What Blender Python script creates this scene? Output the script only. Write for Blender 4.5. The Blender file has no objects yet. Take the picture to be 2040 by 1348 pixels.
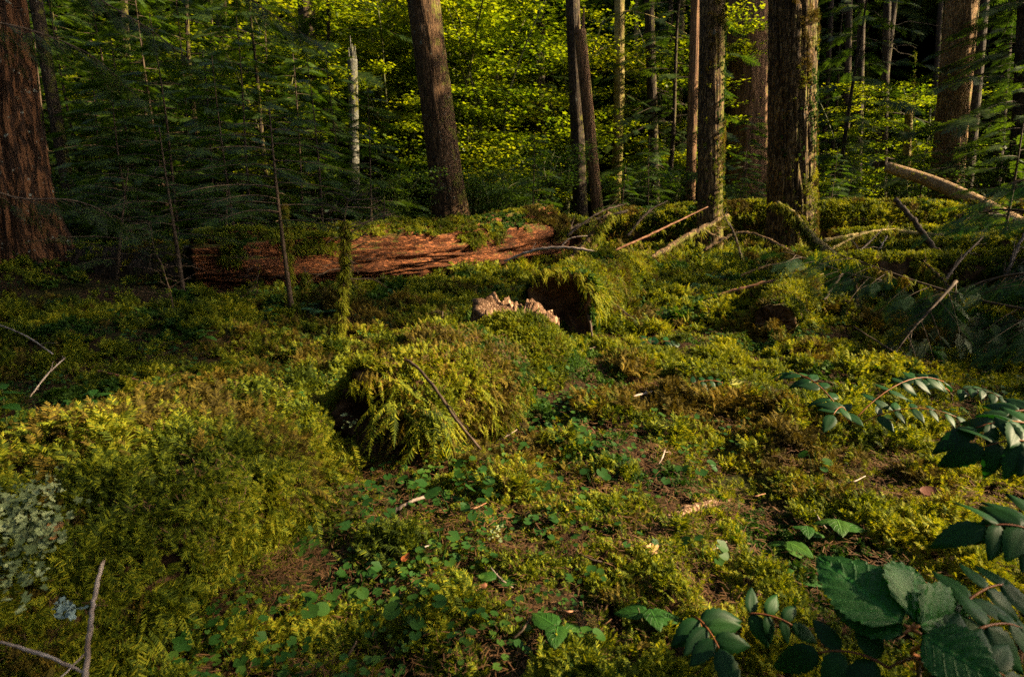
import bpy, math, random
import numpy as np
from mathutils import Vector, Matrix
R = math.radians
RNG = np.random.default_rng(7)
random.seed(7)
scene = bpy.context.scene
COL = scene.collection

# ------------------------------------------------------------------ camera, sky, sun, exposure
PITCH = R(13.0); CAMH = 1.0; FPX = 1190.0
cam_d = bpy.data.cameras.new('camera'); cam = bpy.data.objects.new('camera', cam_d); COL.objects.link(cam)
cam.location = (0, 0, CAMH); cam.rotation_euler = (R(90) - PITCH, 0, 0)
cam_d.sensor_width = 36; cam_d.lens = 36 * FPX / 2040; cam_d.clip_end = 600; cam_d.clip_start = 0.05
cam_d.dof.use_dof = True; cam_d.dof.focus_distance = 3.4; cam_d.dof.aperture_fstop = 6.3
scene.camera = cam
SUN_AZ, SUN_EL = R(95.0), R(31.0)       # azimuth clockwise from the view direction (+Y)
SUNV = np.array([math.sin(SUN_AZ) * math.cos(SUN_EL), math.cos(SUN_AZ) * math.cos(SUN_EL), math.sin(SUN_EL)])
world = bpy.data.worlds.new('World'); scene.world = world; world.use_nodes = True
wn = world.node_tree.nodes; wl = world.node_tree.links
sky = wn.new('ShaderNodeTexSky'); sky.sky_type = 'NISHITA'; sky.sun_disc = False
sky.ozone_density = 0.3; sky.dust_density = 3.0; sky.sun_elevation = SUN_EL; sky.sun_rotation = SUN_AZ
wn['Background'].inputs['Strength'].default_value = 0.075
wl.new(sky.outputs[0], wn['Background'].inputs['Color'])
sun_d = bpy.data.lights.new('sun', 'SUN'); sun = bpy.data.objects.new('sun', sun_d); COL.objects.link(sun)
sun_d.energy = 5.0; sun_d.angle = R(0.5); sun_d.color = (1.0, 0.78, 0.48)
sun.rotation_euler = Vector(SUNV).to_track_quat('Z', 'Y').to_euler(); sun.location = (20, 0, 30)
scene.view_settings.view_transform = 'Standard'; scene.view_settings.look = 'None'
scene.view_settings.exposure = 1.95; scene.view_settings.gamma = 1.0
scene.render.engine = 'CYCLES'
cy = scene.cycles
cy.max_bounces = 5; cy.diffuse_bounces = 3; cy.glossy_bounces = 2; cy.transmission_bounces = 3; cy.transparent_max_bounces = 4
cy.use_denoising = False; cy.caustics_reflective = False; cy.caustics_refractive = False
cy.sample_clamp_indirect = 4.0

# ------------------------------------------------------------------ pixel of the photograph (2040 wide) -> world
CP, SP = math.cos(PITCH), math.sin(PITCH)
def ray(u, v):
    a, b = (u - 1020) / FPX, -(v - 674) / FPX
    return np.array([a, CP + b * SP, -SP + b * CP])
def W(u, v, y):
    d = ray(u, v); t = y / d[1]
    return np.array([d[0] * t, y, CAMH + d[2] * t])
def Gp(u, v, z=0.0):
    d = ray(u, v); t = (CAMH - z) / -d[2]
    return np.array([d[0] * t, d[1] * t, z])
def proj(p):
    x, y, z = p[0], p[1], p[2] - CAMH
    dep = y * CP - z * SP; up = y * SP + z * CP
    return 1020 + FPX * x / dep, 674 - FPX * up / dep, dep

# ------------------------------------------------------------------ noise
def _h(ix, iy, iz, s):
    n = (ix.astype(np.int64) * 374761393 + iy.astype(np.int64) * 668265263 + iz.astype(np.int64) * 2147483647 + s * 144665) & 0xFFFFFFFF
    n = ((n ^ (n >> 13)) * 1274126177) & 0xFFFFFFFF
    n = ((n ^ (n >> 16)) * 2246822519) & 0xFFFFFFFF
    return ((n ^ (n >> 15)) & 0xFFFFFF) / float(0xFFFFFF)
def noise(x, y, z=0.0, s=0):
    x = np.asarray(x, float); y = np.asarray(y, float); z = np.zeros_like(x) + z
    ix, iy, iz = np.floor(x), np.floor(y), np.floor(z)
    fx, fy, fz = x - ix, y - iy, z - iz
    fx, fy, fz = [f * f * (3 - 2 * f) for f in (fx, fy, fz)]
    r = 0
    for a in (0, 1):
        for b in (0, 1):
            for c in (0, 1):
                w = (fx if a else 1 - fx) * (fy if b else 1 - fy) * (fz if c else 1 - fz)
                r = r + w * _h(ix + a, iy + b, iz + c, s)
    return r
def fbm(x, y, z=0.0, s=0, o=4):
    r, a, f, t = 0, 1.0, 1.0, 0
    for k in range(o):
        r = r + a * noise(np.asarray(x) * f, np.asarray(y) * f, np.asarray(z) * f, s + k); t += a; a *= .5; f *= 2.03
    return r / t

# ------------------------------------------------------------------ object helpers
def tag(o, label=None, cat=None, group=None, kind=None):
    if label: o['label'] = label
    if cat: o['category'] = cat
    if group: o['group'] = group
    if kind: o['kind'] = kind
    return o
def empty(name, loc=(0, 0, 0), rz=0.0):
    o = bpy.data.objects.new(name, None); COL.objects.link(o)
    o.location = tuple(loc); o.rotation_euler = (0, 0, rz); o.empty_display_size = .2
    return o
def mesh_data(name, V, faces, mat=None, smooth=False, mids=None):
    """faces: list of int arrays (n,k), k verts each"""
    V = np.asarray(V, np.float32)
    me = bpy.data.meshes.new(name)
    faces = [np.asarray(f, np.int32) for f in faces if len(f)]
    if not faces:
        me.vertices.add(len(V)); me.vertices.foreach_set('co', V.ravel()); return me
    li = np.concatenate([f.ravel() for f in faces])
    tot = np.concatenate([np.full(len(f), f.shape[1], np.int32) for f in faces])
    st = np.concatenate([[0], np.cumsum(tot)[:-1]]).astype(np.int32)
    me.vertices.add(len(V)); me.vertices.foreach_set('co', V.ravel())
    me.loops.add(len(li)); me.loops.foreach_set('vertex_index', li)
    me.polygons.add(len(tot)); me.polygons.foreach_set('loop_start', st)
    for m in (mat if isinstance(mat, (list, tuple)) else [mat]):
        if m: me.materials.append(m)
    if smooth: me.polygons.foreach_set('use_smooth', np.ones(len(tot), bool))
    if mids is not None: me.polygons.foreach_set('material_index', np.asarray(mids, np.int32))
    me.update(calc_edges=True)
    return me
def mobj(name, V, faces, mat, parent=None, smooth=False, loc=None, mids=None):
    o = bpy.data.objects.new(name, mesh_data(name, V, faces, mat, smooth, mids)); COL.objects.link(o)
    if loc is not None: o.location = tuple(loc)
    if parent: o.parent = parent
    return o
def copy_tree(o, parent=None):
    c = o.copy(); COL.objects.link(c); c.parent = parent
    for ch in list(o.children): copy_tree(ch, c)
    return c
def norm(a):
    return a / (np.linalg.norm(a, axis=-1, keepdims=True) + 1e-9)
class Acc:
    def __init__(s): s.V = []; s.F = []; s.n = 0
    def add(s, V, Fs):
        V = np.asarray(V).reshape(-1, 3)
        for f in Fs: s.F.append(np.asarray(f, np.int64) + s.n)
        s.V.append(V); s.n += len(V)
    def inst(s, V, Fs, M, T):
        """template V (n,3), faces, instances M (k,3,3), T (k,3)"""
        k, n = len(T), len(V)
        P = np.einsum('kij,nj->kni', M, V) + T[:, None, :]
        off = (np.arange(k) * n)[:, None, None] + s.n
        for f in Fs: s.F.append((np.asarray(f)[None] + off).reshape(-1, np.asarray(f).shape[1]))
        s.V.append(P.reshape(-1, 3)); s.n += k * n
    def data(s):
        d = {}
        for f in s.F: d.setdefault(f.shape[1], []).append(f)
        return np.concatenate(s.V) if s.V else np.zeros((0, 3)), [np.concatenate(x) for x in d.values()]
    def obj(s, name, mat, parent=None, smooth=False, loc=None):
        V, F = s.data(); return mobj(name, V, F, mat, parent, smooth, loc)
def frames(d, up=None, spin=None):
    """rotation matrices whose X column is d; Z column near up"""
    d = norm(np.asarray(d, float)); k = len(d)
    u = np.tile([0, 0, 1.], (k, 1)) if up is None else np.asarray(up, float)
    y = np.cross(u, d); bad = np.linalg.norm(y, axis=1) < 1e-3
    y[bad] = [0, 1, 0]; y = norm(y); z = np.cross(d, y)
    if spin is not None:
        c, s_ = np.cos(spin)[:, None], np.sin(spin)[:, None]
        y, z = c * y + s_ * z, -s_ * y + c * z
    return np.stack([d, y, z], axis=2)
def zframes(n, spin):
    n = norm(n); a = np.where(np.abs(n[:, :1]) > .9, np.array([[0, 1., 0]]), np.array([[1., 0, 0]]))
    x = norm(np.cross(a, n)); y = np.cross(n, x)
    c, s_ = np.cos(spin)[:, None], np.sin(spin)[:, None]
    return np.stack([c * x + s_ * y, -s_ * x + c * y, n], axis=2)
def eulers(M):
    return np.stack([np.arctan2(M[:, 2, 1], M[:, 2, 2]), -np.arcsin(np.clip(M[:, 2, 0], -1, 1)), np.arctan2(M[:, 1, 0], M[:, 0, 0])], 1)
def resample(path, step, smooth=True):
    P = np.asarray(path, float)
    if smooth and len(P) > 2:
        Q = [P[0]]
        E_ = np.vstack([2 * P[0] - P[1], P, 2 * P[-1] - P[-2]])
        for i in range(1, len(E_) - 2):
            p0, p1, p2, p3 = E_[i - 1:i + 3]
            for t in np.linspace(0, 1, 9)[1:]:
                Q.append(.5 * ((2 * p1) + (-p0 + p2) * t + (2 * p0 - 5 * p1 + 4 * p2 - p3) * t * t + (-p0 + 3 * p1 - 3 * p2 + p3) * t ** 3))
        P = np.array(Q)
    L = np.concatenate([[0], np.cumsum(np.linalg.norm(np.diff(P[:, :3], axis=0), axis=1))])
    n = max(2, int(L[-1] / step) + 1); s = np.linspace(0, L[-1], n)
    return np.stack([np.interp(s, L, P[:, i]) for i in range(P.shape[1])], 1), s
def tube_grid(path, step, nseg, disp=None, flat=1.0):
    """path rows x,y,z,r -> ring grid (m,nseg,3), arc length, angles; disp(theta, s)->radial factor"""
    P, s = resample(path, step)
    C, r = P[:, :3], P[:, 3]
    t = norm(np.gradient(C, axis=0))
    ref = np.array([0, 0, 1.]) if abs(t[:, 2]).mean() < .8 else np.array([0, 1., 0])
    x = norm(np.cross(t, ref)); y = np.cross(x, t)
    th = np.linspace(0, 2 * np.pi, nseg, endpoint=False)
    TH, S = np.meshgrid(th, s)
    rr = r[:, None] * (disp(TH, S) if disp is not None else 1.0)
    G = C[:, None, :] + rr[..., None] * (np.cos(TH)[..., None] * x[:, None, :] + flat * np.sin(TH)[..., None] * y[:, None, :])
    return G, s, th, C, t
def grid_faces(m, n):
    i = np.arange(m - 1)[:, None]; j = np.arange(n)[None]
    a = i * n + j; b = i * n + (j + 1) % n
    return np.stack([a, b, b + n, a + n], -1).reshape(-1, 4)
def add_tube(acc, path, step=.1, nseg=6, disp=None, cap=True):
    G, s, th, C, t = tube_grid(path, step, nseg, disp)
    m = len(G); V = G.reshape(-1, 3); F = [grid_faces(m, nseg)]
    if cap:
        V = np.vstack([V, C[0], C[-1]]); j = np.arange(nseg); jn = (j + 1) % nseg
        F.append(np.stack([jn, j, np.full(nseg, m * nseg)], 1))
        F.append(np.stack([(m - 1) * nseg + j, (m - 1) * nseg + jn, np.full(nseg, m * nseg + 1)], 1))
    acc.add(V, F); return G
def twig_path(a, b, r0, r1, sag=0.0, wob=.04, n=6, seed=0):
    a, b = np.asarray(a, float), np.asarray(b, float); L = np.linalg.norm(b - a)
    rs = np.random.default_rng(seed); t = np.linspace(0, 1, n)
    P = a + (b - a) * t[:, None]; P[1:-1] += rs.normal(0, wob * L, (n - 2, 3)) * .6
    P[:, 2] += sag * 4 * t * (1 - t)
    return np.column_stack([P, r0 + (r1 - r0) * t])

# ------------------------------------------------------------------ materials
def new_mat(name):
    m = bpy.data.materials.new(name); m.use_nodes = True
    nt = m.node_tree; nt.nodes.clear()
    return m, nt, nt.nodes.new('ShaderNodeOutputMaterial')
def N(nt, t, **k):
    n = nt.nodes.new(t)
    for a, b in k.items():
        if a in n.inputs.keys(): n.inputs[a].default_value = b
        else: setattr(n, a, b)
    return n
def ramp(nt, src, stops):
    r = nt.nodes.new('ShaderNodeValToRGB'); e = r.color_ramp.elements
    while len(e) < len(stops): e.new(.5)
    for i, (p, c) in enumerate(stops): e[i].position = p; e[i].color = (*c, 1)
    nt.links.new(src, r.inputs[0]); return r
def leaf_mat(name, stops, trans=None, tfac=.35, rough=.5, spec=.35, nscale=1.2, rnd=.6):
    """thin leaf: diffuse + gloss + light coming through; hue varies per leaf and in patches"""
    m, nt, out = new_mat(name); L = nt.links
    g = N(nt, 'ShaderNodeNewGeometry'); nz = N(nt, 'ShaderNodeTexNoise', Scale=nscale, Detail=3.0)
    L.new(g.outputs['Position'], nz.inputs['Vector'])
    mx = N(nt, 'ShaderNodeMath', operation='MULTIPLY_ADD'); L.new(g.outputs['Random Per Island'], mx.inputs[0])
    mx.inputs[1].default_value = rnd; L.new(nz.outputs['Fac'], mx.inputs[2])
    sb = N(nt, 'ShaderNodeMath', operation='SUBTRACT'); L.new(mx.outputs[0], sb.inputs[0]); sb.inputs[1].default_value = rnd / 2
    cr = ramp(nt, sb.outputs[0], stops)
    p = N(nt, 'ShaderNodeBsdfPrincipled', Roughness=rough); p.inputs['Specular IOR Level'].default_value = spec
    L.new(cr.outputs[0], p.inputs['Base Color'])
    if tfac > 0:
        t = N(nt, 'ShaderNodeBsdfTranslucent')
        mm = N(nt, 'ShaderNodeMix', data_type='RGBA', blend_type='MULTIPLY'); mm.inputs[0].default_value = 1
        L.new(cr.outputs[0], mm.inputs[6]); mm.inputs[7].default_value = (*(trans or (1.6, 1.5, .6)), 1)
        L.new(mm.outputs[2], t.inputs[0])
        s = N(nt, 'ShaderNodeMixShader'); s.inputs[0].default_value = tfac
        L.new(p.outputs[0], s.inputs[1]); L.new(t.outputs[0], s.inputs[2]); L.new(s.outputs[0], out.inputs[0])
    else: L.new(p.outputs[0], out.inputs[0])
    return m
def bark_mat(name, dark, mid, light, *a_, along=None, **k_):
    m = _bark(name, dark, mid, light, *a_, **k_)
    if along is not None:
        mp = [n for n in m.node_tree.nodes if n.type == 'MAPPING'][0]; mp.vector_type = 'TEXTURE'; mp.inputs['Rotation'].default_value = (0, 0, R(along)); mp.inputs['Scale'].default_value = (4.5, 1, 1)
    return m
def _bark(name, dark, mid, light, scale=6.0, stretch=.16, moss=0.0, lichen=0.0, side=(1, -.3, .3), bump=.6, mosscol=(.13, .125, .015)):
    m, nt, out = new_mat(name); L = nt.links
    tc = N(nt, 'ShaderNodeTexCoord'); mp = N(nt, 'ShaderNodeMapping'); mp.inputs['Scale'].default_value = (1, 1, stretch)
    L.new(tc.outputs['Object'], mp.inputs[0])
    n1 = N(nt, 'ShaderNodeTexNoise', Scale=scale, Detail=6.0, Roughness=.65); L.new(mp.outputs[0], n1.inputs['Vector'])
    v1 = N(nt, 'ShaderNodeTexVoronoi', Scale=scale * 2.6, feature='DISTANCE_TO_EDGE'); 
    dn = N(nt, 'ShaderNodeMix', data_type='RGBA', blend_type='LINEAR_LIGHT'); dn.inputs[0].default_value = .12
    L.new(mp.outputs[0], dn.inputs[6]); L.new(n1.outputs['Color'], dn.inputs[7]); L.new(dn.outputs[2], v1.inputs['Vector'])
    n2 = N(nt, 'ShaderNodeTexNoise', Scale=scale * 9, Detail=3.0); L.new(mp.outputs[0], n2.inputs['Vector'])
    h = N(nt, 'ShaderNodeMapRange', clamp=True); h.inputs[2].default_value = .22; L.new(v1.outputs['Distance'], h.inputs[0])
    hm = N(nt, 'ShaderNodeMath', operation='MULTIPLY_ADD'); L.new(n1.outputs['Fac'], hm.inputs[0]); hm.inputs[1].default_value = .9; 
    hs = N(nt, 'ShaderNodeMath', operation='MULTIPLY'); L.new(h.outputs[0], hs.inputs[0]); hs.inputs[1].default_value = .45
    L.new(hs.outputs[0], hm.inputs[2])
    ha = N(nt, 'ShaderNodeMath', operation='MULTIPLY_ADD'); L.new(n2.outputs['Fac'], ha.inputs[0]); ha.inputs[1].default_value = .22; L.new(hm.outputs[0], ha.inputs[2])
    cr = ramp(nt, ha.outputs[0], [(.38, dark), (.72, mid), (1.0, light)])
    big = N(nt, 'ShaderNodeTexNoise', Scale=1.3, Detail=2.0); L.new(tc.outputs['Object'], big.inputs['Vector'])
    bm = N(nt, 'ShaderNodeMapRange'); bm.inputs[1].default_value = .3; bm.inputs[2].default_value = .7; bm.inputs[3].default_value = .65; bm.inputs[4].default_value = 1.25
    L.new(big.outputs['Fac'], bm.inputs[0])
    cm = N(nt, 'ShaderNodeMix', data_type='RGBA', blend_type='MULTIPLY'); cm.inputs[0].default_value = 1
    L.new(cr.outputs[0], cm.inputs[6]); L.new(bm.outputs[0], cm.inputs[7]); col = cm.outputs[2]
    if lichen:
        n3 = N(nt, 'ShaderNodeTexNoise', Scale=14.0, Detail=5.0); L.new(tc.outputs['Object'], n3.inputs['Vector'])
        lr = N(nt, 'ShaderNodeMapRange', clamp=True); lr.inputs[1].default_value = .68 - lichen * .1; lr.inputs[2].default_value = .74 - lichen * .1; L.new(n3.outputs['Fac'], lr.inputs[0])
        c2 = N(nt, 'ShaderNodeMix', data_type='RGBA'); L.new(lr.outputs[0], c2.inputs[0]); L.new(col, c2.inputs[6]); c2.inputs[7].default_value = (.22, .24, .2, 1); col = c2.outputs[2]
    if moss:
        g = N(nt, 'ShaderNodeNewGeometry'); dt = N(nt, 'ShaderNodeVectorMath', operation='DOT_PRODUCT'); L.new(g.outputs['Normal'], dt.inputs[0])
        dt.inputs[1].default_value = tuple(norm(np.array(side, float)))
        n4 = N(nt, 'ShaderNodeTexNoise', Scale=5.0, Detail=6.0, Roughness=.7); L.new(tc.outputs['Object'], n4.inputs['Vector'])
        a = N(nt, 'ShaderNodeMath', operation='MULTIPLY_ADD'); L.new(dt.outputs['Value'], a.inputs[0]); a.inputs[1].default_value = .28; L.new(n4.outputs['Fac'], a.inputs[2])
        mr = N(nt, 'ShaderNodeMapRange', clamp=True); mr.inputs[1].default_value = .78 - moss * .3; mr.inputs[2].default_value = .9 - moss * .3; L.new(a.outputs[0], mr.inputs[0])
        c3 = N(nt, 'ShaderNodeMix', data_type='RGBA'); L.new(mr.outputs[0], c3.inputs[0]); L.new(col, c3.inputs[6]); c3.inputs[7].default_value = (*mosscol, 1); col = c3.outputs[2]
    p = N(nt, 'ShaderNodeBsdfPrincipled', Roughness=.85); p.inputs['Specular IOR Level'].default_value = .25
    L.new(col, p.inputs['Base Color'])
    b = N(nt, 'ShaderNodeBump', Strength=bump, Distance=.03); L.new(ha.outputs[0], b.inputs['Height']); L.new(b.outputs[0], p.inputs['Normal'])
    L.new(p.outputs[0], out.inputs[0]); return m
def plain_mat(name, c1, c2, rough=.8, scale=20., spec=.3, bump=.3):
    m, nt, out = new_mat(name); L = nt.links
    tc = N(nt, 'ShaderNodeTexCoord'); n1 = N(nt, 'ShaderNodeTexNoise', Scale=scale, Detail=5.0); L.new(tc.outputs['Object'], n1.inputs['Vector'])
    cr = ramp(nt, n1.outputs['Fac'], [(.35, c1), (.65, c2)])
    p = N(nt, 'ShaderNodeBsdfPrincipled', Roughness=rough); p.inputs['Specular IOR Level'].default_value = spec
    L.new(cr.outputs[0], p.inputs['Base Color'])
    b = N(nt, 'ShaderNodeBump', Strength=bump, Distance=.01); L.new(n1.outputs['Fac'], b.inputs['Height']); L.new(b.outputs[0], p.inputs['Normal'])
    L.new(p.outputs[0], out.inputs[0]); return m
def add_veins(m, nv=7.0, slope=1.6, amt=.30, blotch=.35, bmp=.6):
    nt = m.node_tree; L = nt.links; p = [n for n in nt.nodes if n.type == 'BSDF_PRINCIPLED'][0]; cr = [n for n in nt.nodes if n.type == 'VALTORGB'][0]
    at = N(nt, 'ShaderNodeAttribute', attribute_name='luv'); sx = N(nt, 'ShaderNodeSeparateXYZ'); L.new(at.outputs['Vector'], sx.inputs[0])
    def mth(op, a, b=None, c=None):
        q = N(nt, 'ShaderNodeMath', operation=op)
        for i, v in enumerate((a, b, c)):
            if v is None: continue
            if isinstance(v, (int, float)): q.inputs[i].default_value = v
            else: L.new(v, q.inputs[i])
        return q.outputs[0]
    ay = mth('ABSOLUTE', sx.outputs[1]); s = mth('FRACT', mth('MULTIPLY_ADD', ay, -slope, mth('MULTIPLY', sx.outputs[0], nv)))
    d = mth('ABSOLUTE', mth('SUBTRACT', s, .5)); side = N(nt, 'ShaderNodeMapRange', clamp=True, interpolation_type='SMOOTHSTEP'); side.inputs[1].default_value = .36; side.inputs[2].default_value = .5; L.new(d, side.inputs[0])
    mid = N(nt, 'ShaderNodeMapRange', clamp=True); mid.inputs[1].default_value = .10; mid.inputs[2].default_value = .02; L.new(ay, mid.inputs[0])
    v = mth('MAXIMUM', mth('MULTIPLY', side.outputs[0], .5), mid.outputs[0])
    g = [n for n in nt.nodes if n.type == 'NEW_GEOMETRY'][0]; nz = N(nt, 'ShaderNodeTexNoise', Scale=90.0, Detail=5.0, Roughness=.7); L.new(g.outputs['Position'], nz.inputs['Vector'])
    f = mth('MULTIPLY_ADD', v, amt * 2, mth('MULTIPLY_ADD', nz.outputs['Fac'], blotch, 1 - blotch / 2))
    mm = N(nt, 'ShaderNodeMix', data_type='RGBA', blend_type='MULTIPLY'); mm.inputs[0].default_value = 1; L.new(cr.outputs[0], mm.inputs[6]); L.new(f, mm.inputs[7])
    hol = N(nt, 'ShaderNodeMapRange', clamp=True); hol.inputs[1].default_value = .72; hol.inputs[2].default_value = .78; L.new(nz.outputs['Fac'], hol.inputs[0])
    m2 = N(nt, 'ShaderNodeMix', data_type='RGBA'); L.new(mth('MULTIPLY', hol.outputs[0], .7), m2.inputs[0]); L.new(mm.outputs[2], m2.inputs[6]); m2.inputs[7].default_value = (.12, .075, .02, 1)
    for lk in [l for l in L if l.from_node == cr and l.to_node not in (mm,)]: to = lk.to_socket; L.remove(lk); L.new(m2.outputs[2], to)
    b = N(nt, 'ShaderNodeBump', Strength=bmp, Distance=.004); L.new(mth('MULTIPLY_ADD', v, -1.0, nz.outputs['Fac']), b.inputs['Height']); L.new(b.outputs[0], p.inputs['Normal'])
def set_luv(o, n, m):
    k = len(o.data.vertices); c = 2 * m + 1; i = np.arange(k) % (n * c); a = o.data.attributes.new('luv', 'FLOAT_VECTOR', 'POINT')
    a.data.foreach_set('vector', np.stack([(i // c) / (n - 1), (i % c - m) / m, 0 * i], 1).astype(np.float32).ravel())
M = {}
M['moss'] = leaf_mat('moss', [(.22, (.024, .040, .005)), (.42, (.080, .118, .009)), (.60, (.235, .265, .014)), (.85, (.40, .34, .02))], (1.4, 1.3, .5), .38, .7, .15, 3.0, .5)
M['moss_dry'] = leaf_mat('moss_dry', [(.3, (.045, .035, .010)), (.6, (.14, .11, .015)), (.85, (.26, .16, .02))], (1.2, 1.1, .6), .25, .8, .1, 4.0, .5)
M['moss_deep'] = leaf_mat('moss_deep', [(.25, (.012, .040, .006)), (.5, (.035, .085, .010)), (.8, (.09, .15, .014))], (1.4, 1.5, .5), .3, .7, .15, 4.0, .5)
M['hem'] = leaf_mat('hemlock_needles', [(.3, (.013, .032, .006)), (.6, (.034, .066, .010)), (.85, (.08, .12, .015))], (2.2, 2.1, .7), .4, .45, .35, .5, .4)
M['hem_young'] = leaf_mat('young_hemlock_needles', [(.3, (.022, .048, .008)), (.6, (.045, .085, .012)), (.85, (.09, .14, .018))], (2.2, 2.2, .5), .35, .5, .3, .8, .4)
M['bough'] = leaf_mat('bough_needles', [(.3, (.008, .028, .012)), (.6, (.018, .050, .020)), (.85, (.035, .080, .03))], (1.4, 1.6, .7), .25, .6, .15, 2.0, .5)
M['maple'] = leaf_mat('maple_leaves', [(.25, (.05, .10, .010)), (.55, (.13, .18, .012)), (.85, (.21, .22, .016))], (2.6, 2.25, .4), .58, .45, .3, .3, .3)  # sunlit glow put into the leaf and see-through colours
M['maple_dim'] = leaf_mat('alder_leaves', [(.25, (.022, .055, .013)), (.55, (.045, .085, .016)), (.85, (.08, .12, .02))], (2.2, 2.1, .7), .45, .5, .3, .6, .5)  # maple colours dimmed for shrubs in the shade under the trees
M['far'] = leaf_mat('far_foliage', [(.3, (.014, .035, .007)), (.6, (.055, .085, .011)), (.85, (.17, .18, .016))], (2.5, 2.2, .4), .5, .6, .2, .12, .5)
M['herb'] = leaf_mat('herb_leaves', [(.25, (.011, .042, .007)), (.55, (.021, .070, .010)), (.85, (.055, .115, .014))], (1.8, 1.8, .6), .3, .5, .2, 5., .6)
M['fern'] = leaf_mat('fern_leaflets', [(.25, (.014, .055, .018)), (.55, (.026, .09, .024)), (.85, (.06, .13, .025))], (1.6, 1.6, .7), .3, .45, .4, 5., .5)
M['grape'] = leaf_mat('oregon_grape_leaves', [(.25, (.005, .030, .007)), (.55, (.009, .048, .010)), (.85, (.020, .075, .013))], (1.4, 1.9, .5), .22, .50, .18, 6., .5)
M['broad'] = leaf_mat('thimble_leaves', [(.25, (.010, .070, .010)), (.55, (.017, .100, .014)), (.85, (.035, .13, .018))], (1.5, 1.8, .5), .3, .5, .3, 8., .4)
M['stem'] = plain_mat('green_stem', (.05, .08, .02), (.11, .09, .03), .6)
M['redstem'] = plain_mat('reddish_stem', (.16, .05, .02), (.30, .11, .03), .5)
M['twig'] = plain_mat('dark_twig', (.035, .022, .014), (.10, .065, .04), .75)
M['pale'] = plain_mat('weathered_grey_stick', (.16, .11, .085), (.42, .34, .29), .7, 14.)
M['reddish'] = plain_mat('reddish_stick', (.14, .05, .02), (.30, .15, .08), .75, 25.)
M['needle'] = leaf_mat('fallen_needles', [(.2, (.012, .007, .004)), (.5, (.040, .020, .009)), (.85, (.13, .066, .028))], None, 0, .7, .2, 6., .7)
M['bark_red'] = bark_mat('bark_old_fir', (.005, .003, .002), (.042, .019, .008), (.14, .060, .024), 5., .22, 0, .35, bump=1.0)
M['bark_brown'] = bark_mat('bark_hemlock_brown', (.010, .005, .003), (.055, .028, .012), (.155, .085, .039), 9., .18, .1, .2, bump=.8)
M['bark_moss'] = bark_mat('bark_hemlock_mossy', (.009, .005, .003), (.060, .034, .015), (.22, .135, .06), 8., .2, .30, .1, side=(1, -.5, -.1), bump=.9)
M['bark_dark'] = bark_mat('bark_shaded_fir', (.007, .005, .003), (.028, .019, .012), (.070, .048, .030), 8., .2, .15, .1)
M['bark_cedar'] = bark_mat('bark_cedar_red', (.020, .011, .006), (.12, .060, .028), (.24, .13, .065), 7., .06, .1, 0)
M['bark_gold'] = bark_mat('bark_golden_mossy', (.07, .05, .015), (.25, .17, .05), (.42, .33, .14), 9., .2, .5, .1)  # golden moss tone with the sunlight mixed into the colours
M['bark_birch'] = bark_mat('bark_alder_white', (.010, .009, .007), (.085, .085, .07), (.18, .175, .145), 7., .9, .1, 0)
M['bark_warm'] = bark_mat('bark_sunny_brown', (.020, .011, .005), (.15, .078, .030), (.34, .20, .085), 9., .18, .2, .1, bump=.8)  # brighter copy of the brown bark, sunlight put into its colour
M['bark_pole'] = bark_mat('bark_bare_pole', (.03, .018, .009), (.24, .14, .06), (.42, .28, .14), 9., .6, .1, 0, bump=.5)
M['red_rot'] = bark_mat('red_rotten_wood', (.010, .005, .003), (.12, .038, .013), (.32, .11, .036), 11., 1.0, .35, 0, side=(0, 0, 1), bump=1.0, along=34)
M['rot'] = plain_mat('brown_rotten_wood', (.035, .018, .010), (.15, .085, .045), .95, 9., .1, 1.0)
M['rot_pale'] = bark_mat('pale_rotten_wood', (.05, .022, .010), (.28, .145, .075), (.50, .31, .19), 12., .2, 0, .1, bump=1.0)
M['lichen'] = leaf_mat('lichen', [(.3, (.07, .10, .04)), (.55, (.17, .21, .09)), (.8, (.28, .32, .15))], None, 0, .8, .2, 12., .6)
M['lichen_blue'] = leaf_mat('lichen_grey', [(.3, (.12, .18, .18)), (.6, (.24, .33, .33)), (.8, (.4, .5, .5))], None, 0, .8, .2, 12., .6)
add_veins(M['grape'], 6.0, amt=.12, blotch=.2, bmp=.05); add_veins(M['broad'], 7.0)
M['herb_big'] = leaf_mat('broad_herb_leaves', [(.25, (.016, .060, .010)), (.55, (.030, .10, .014)), (.85, (.07, .14, .018))], (1.8, 1.8, .6), .35, .5, .2, 5., .6)
add_veins(M['herb_big'], 5.0)

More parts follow.
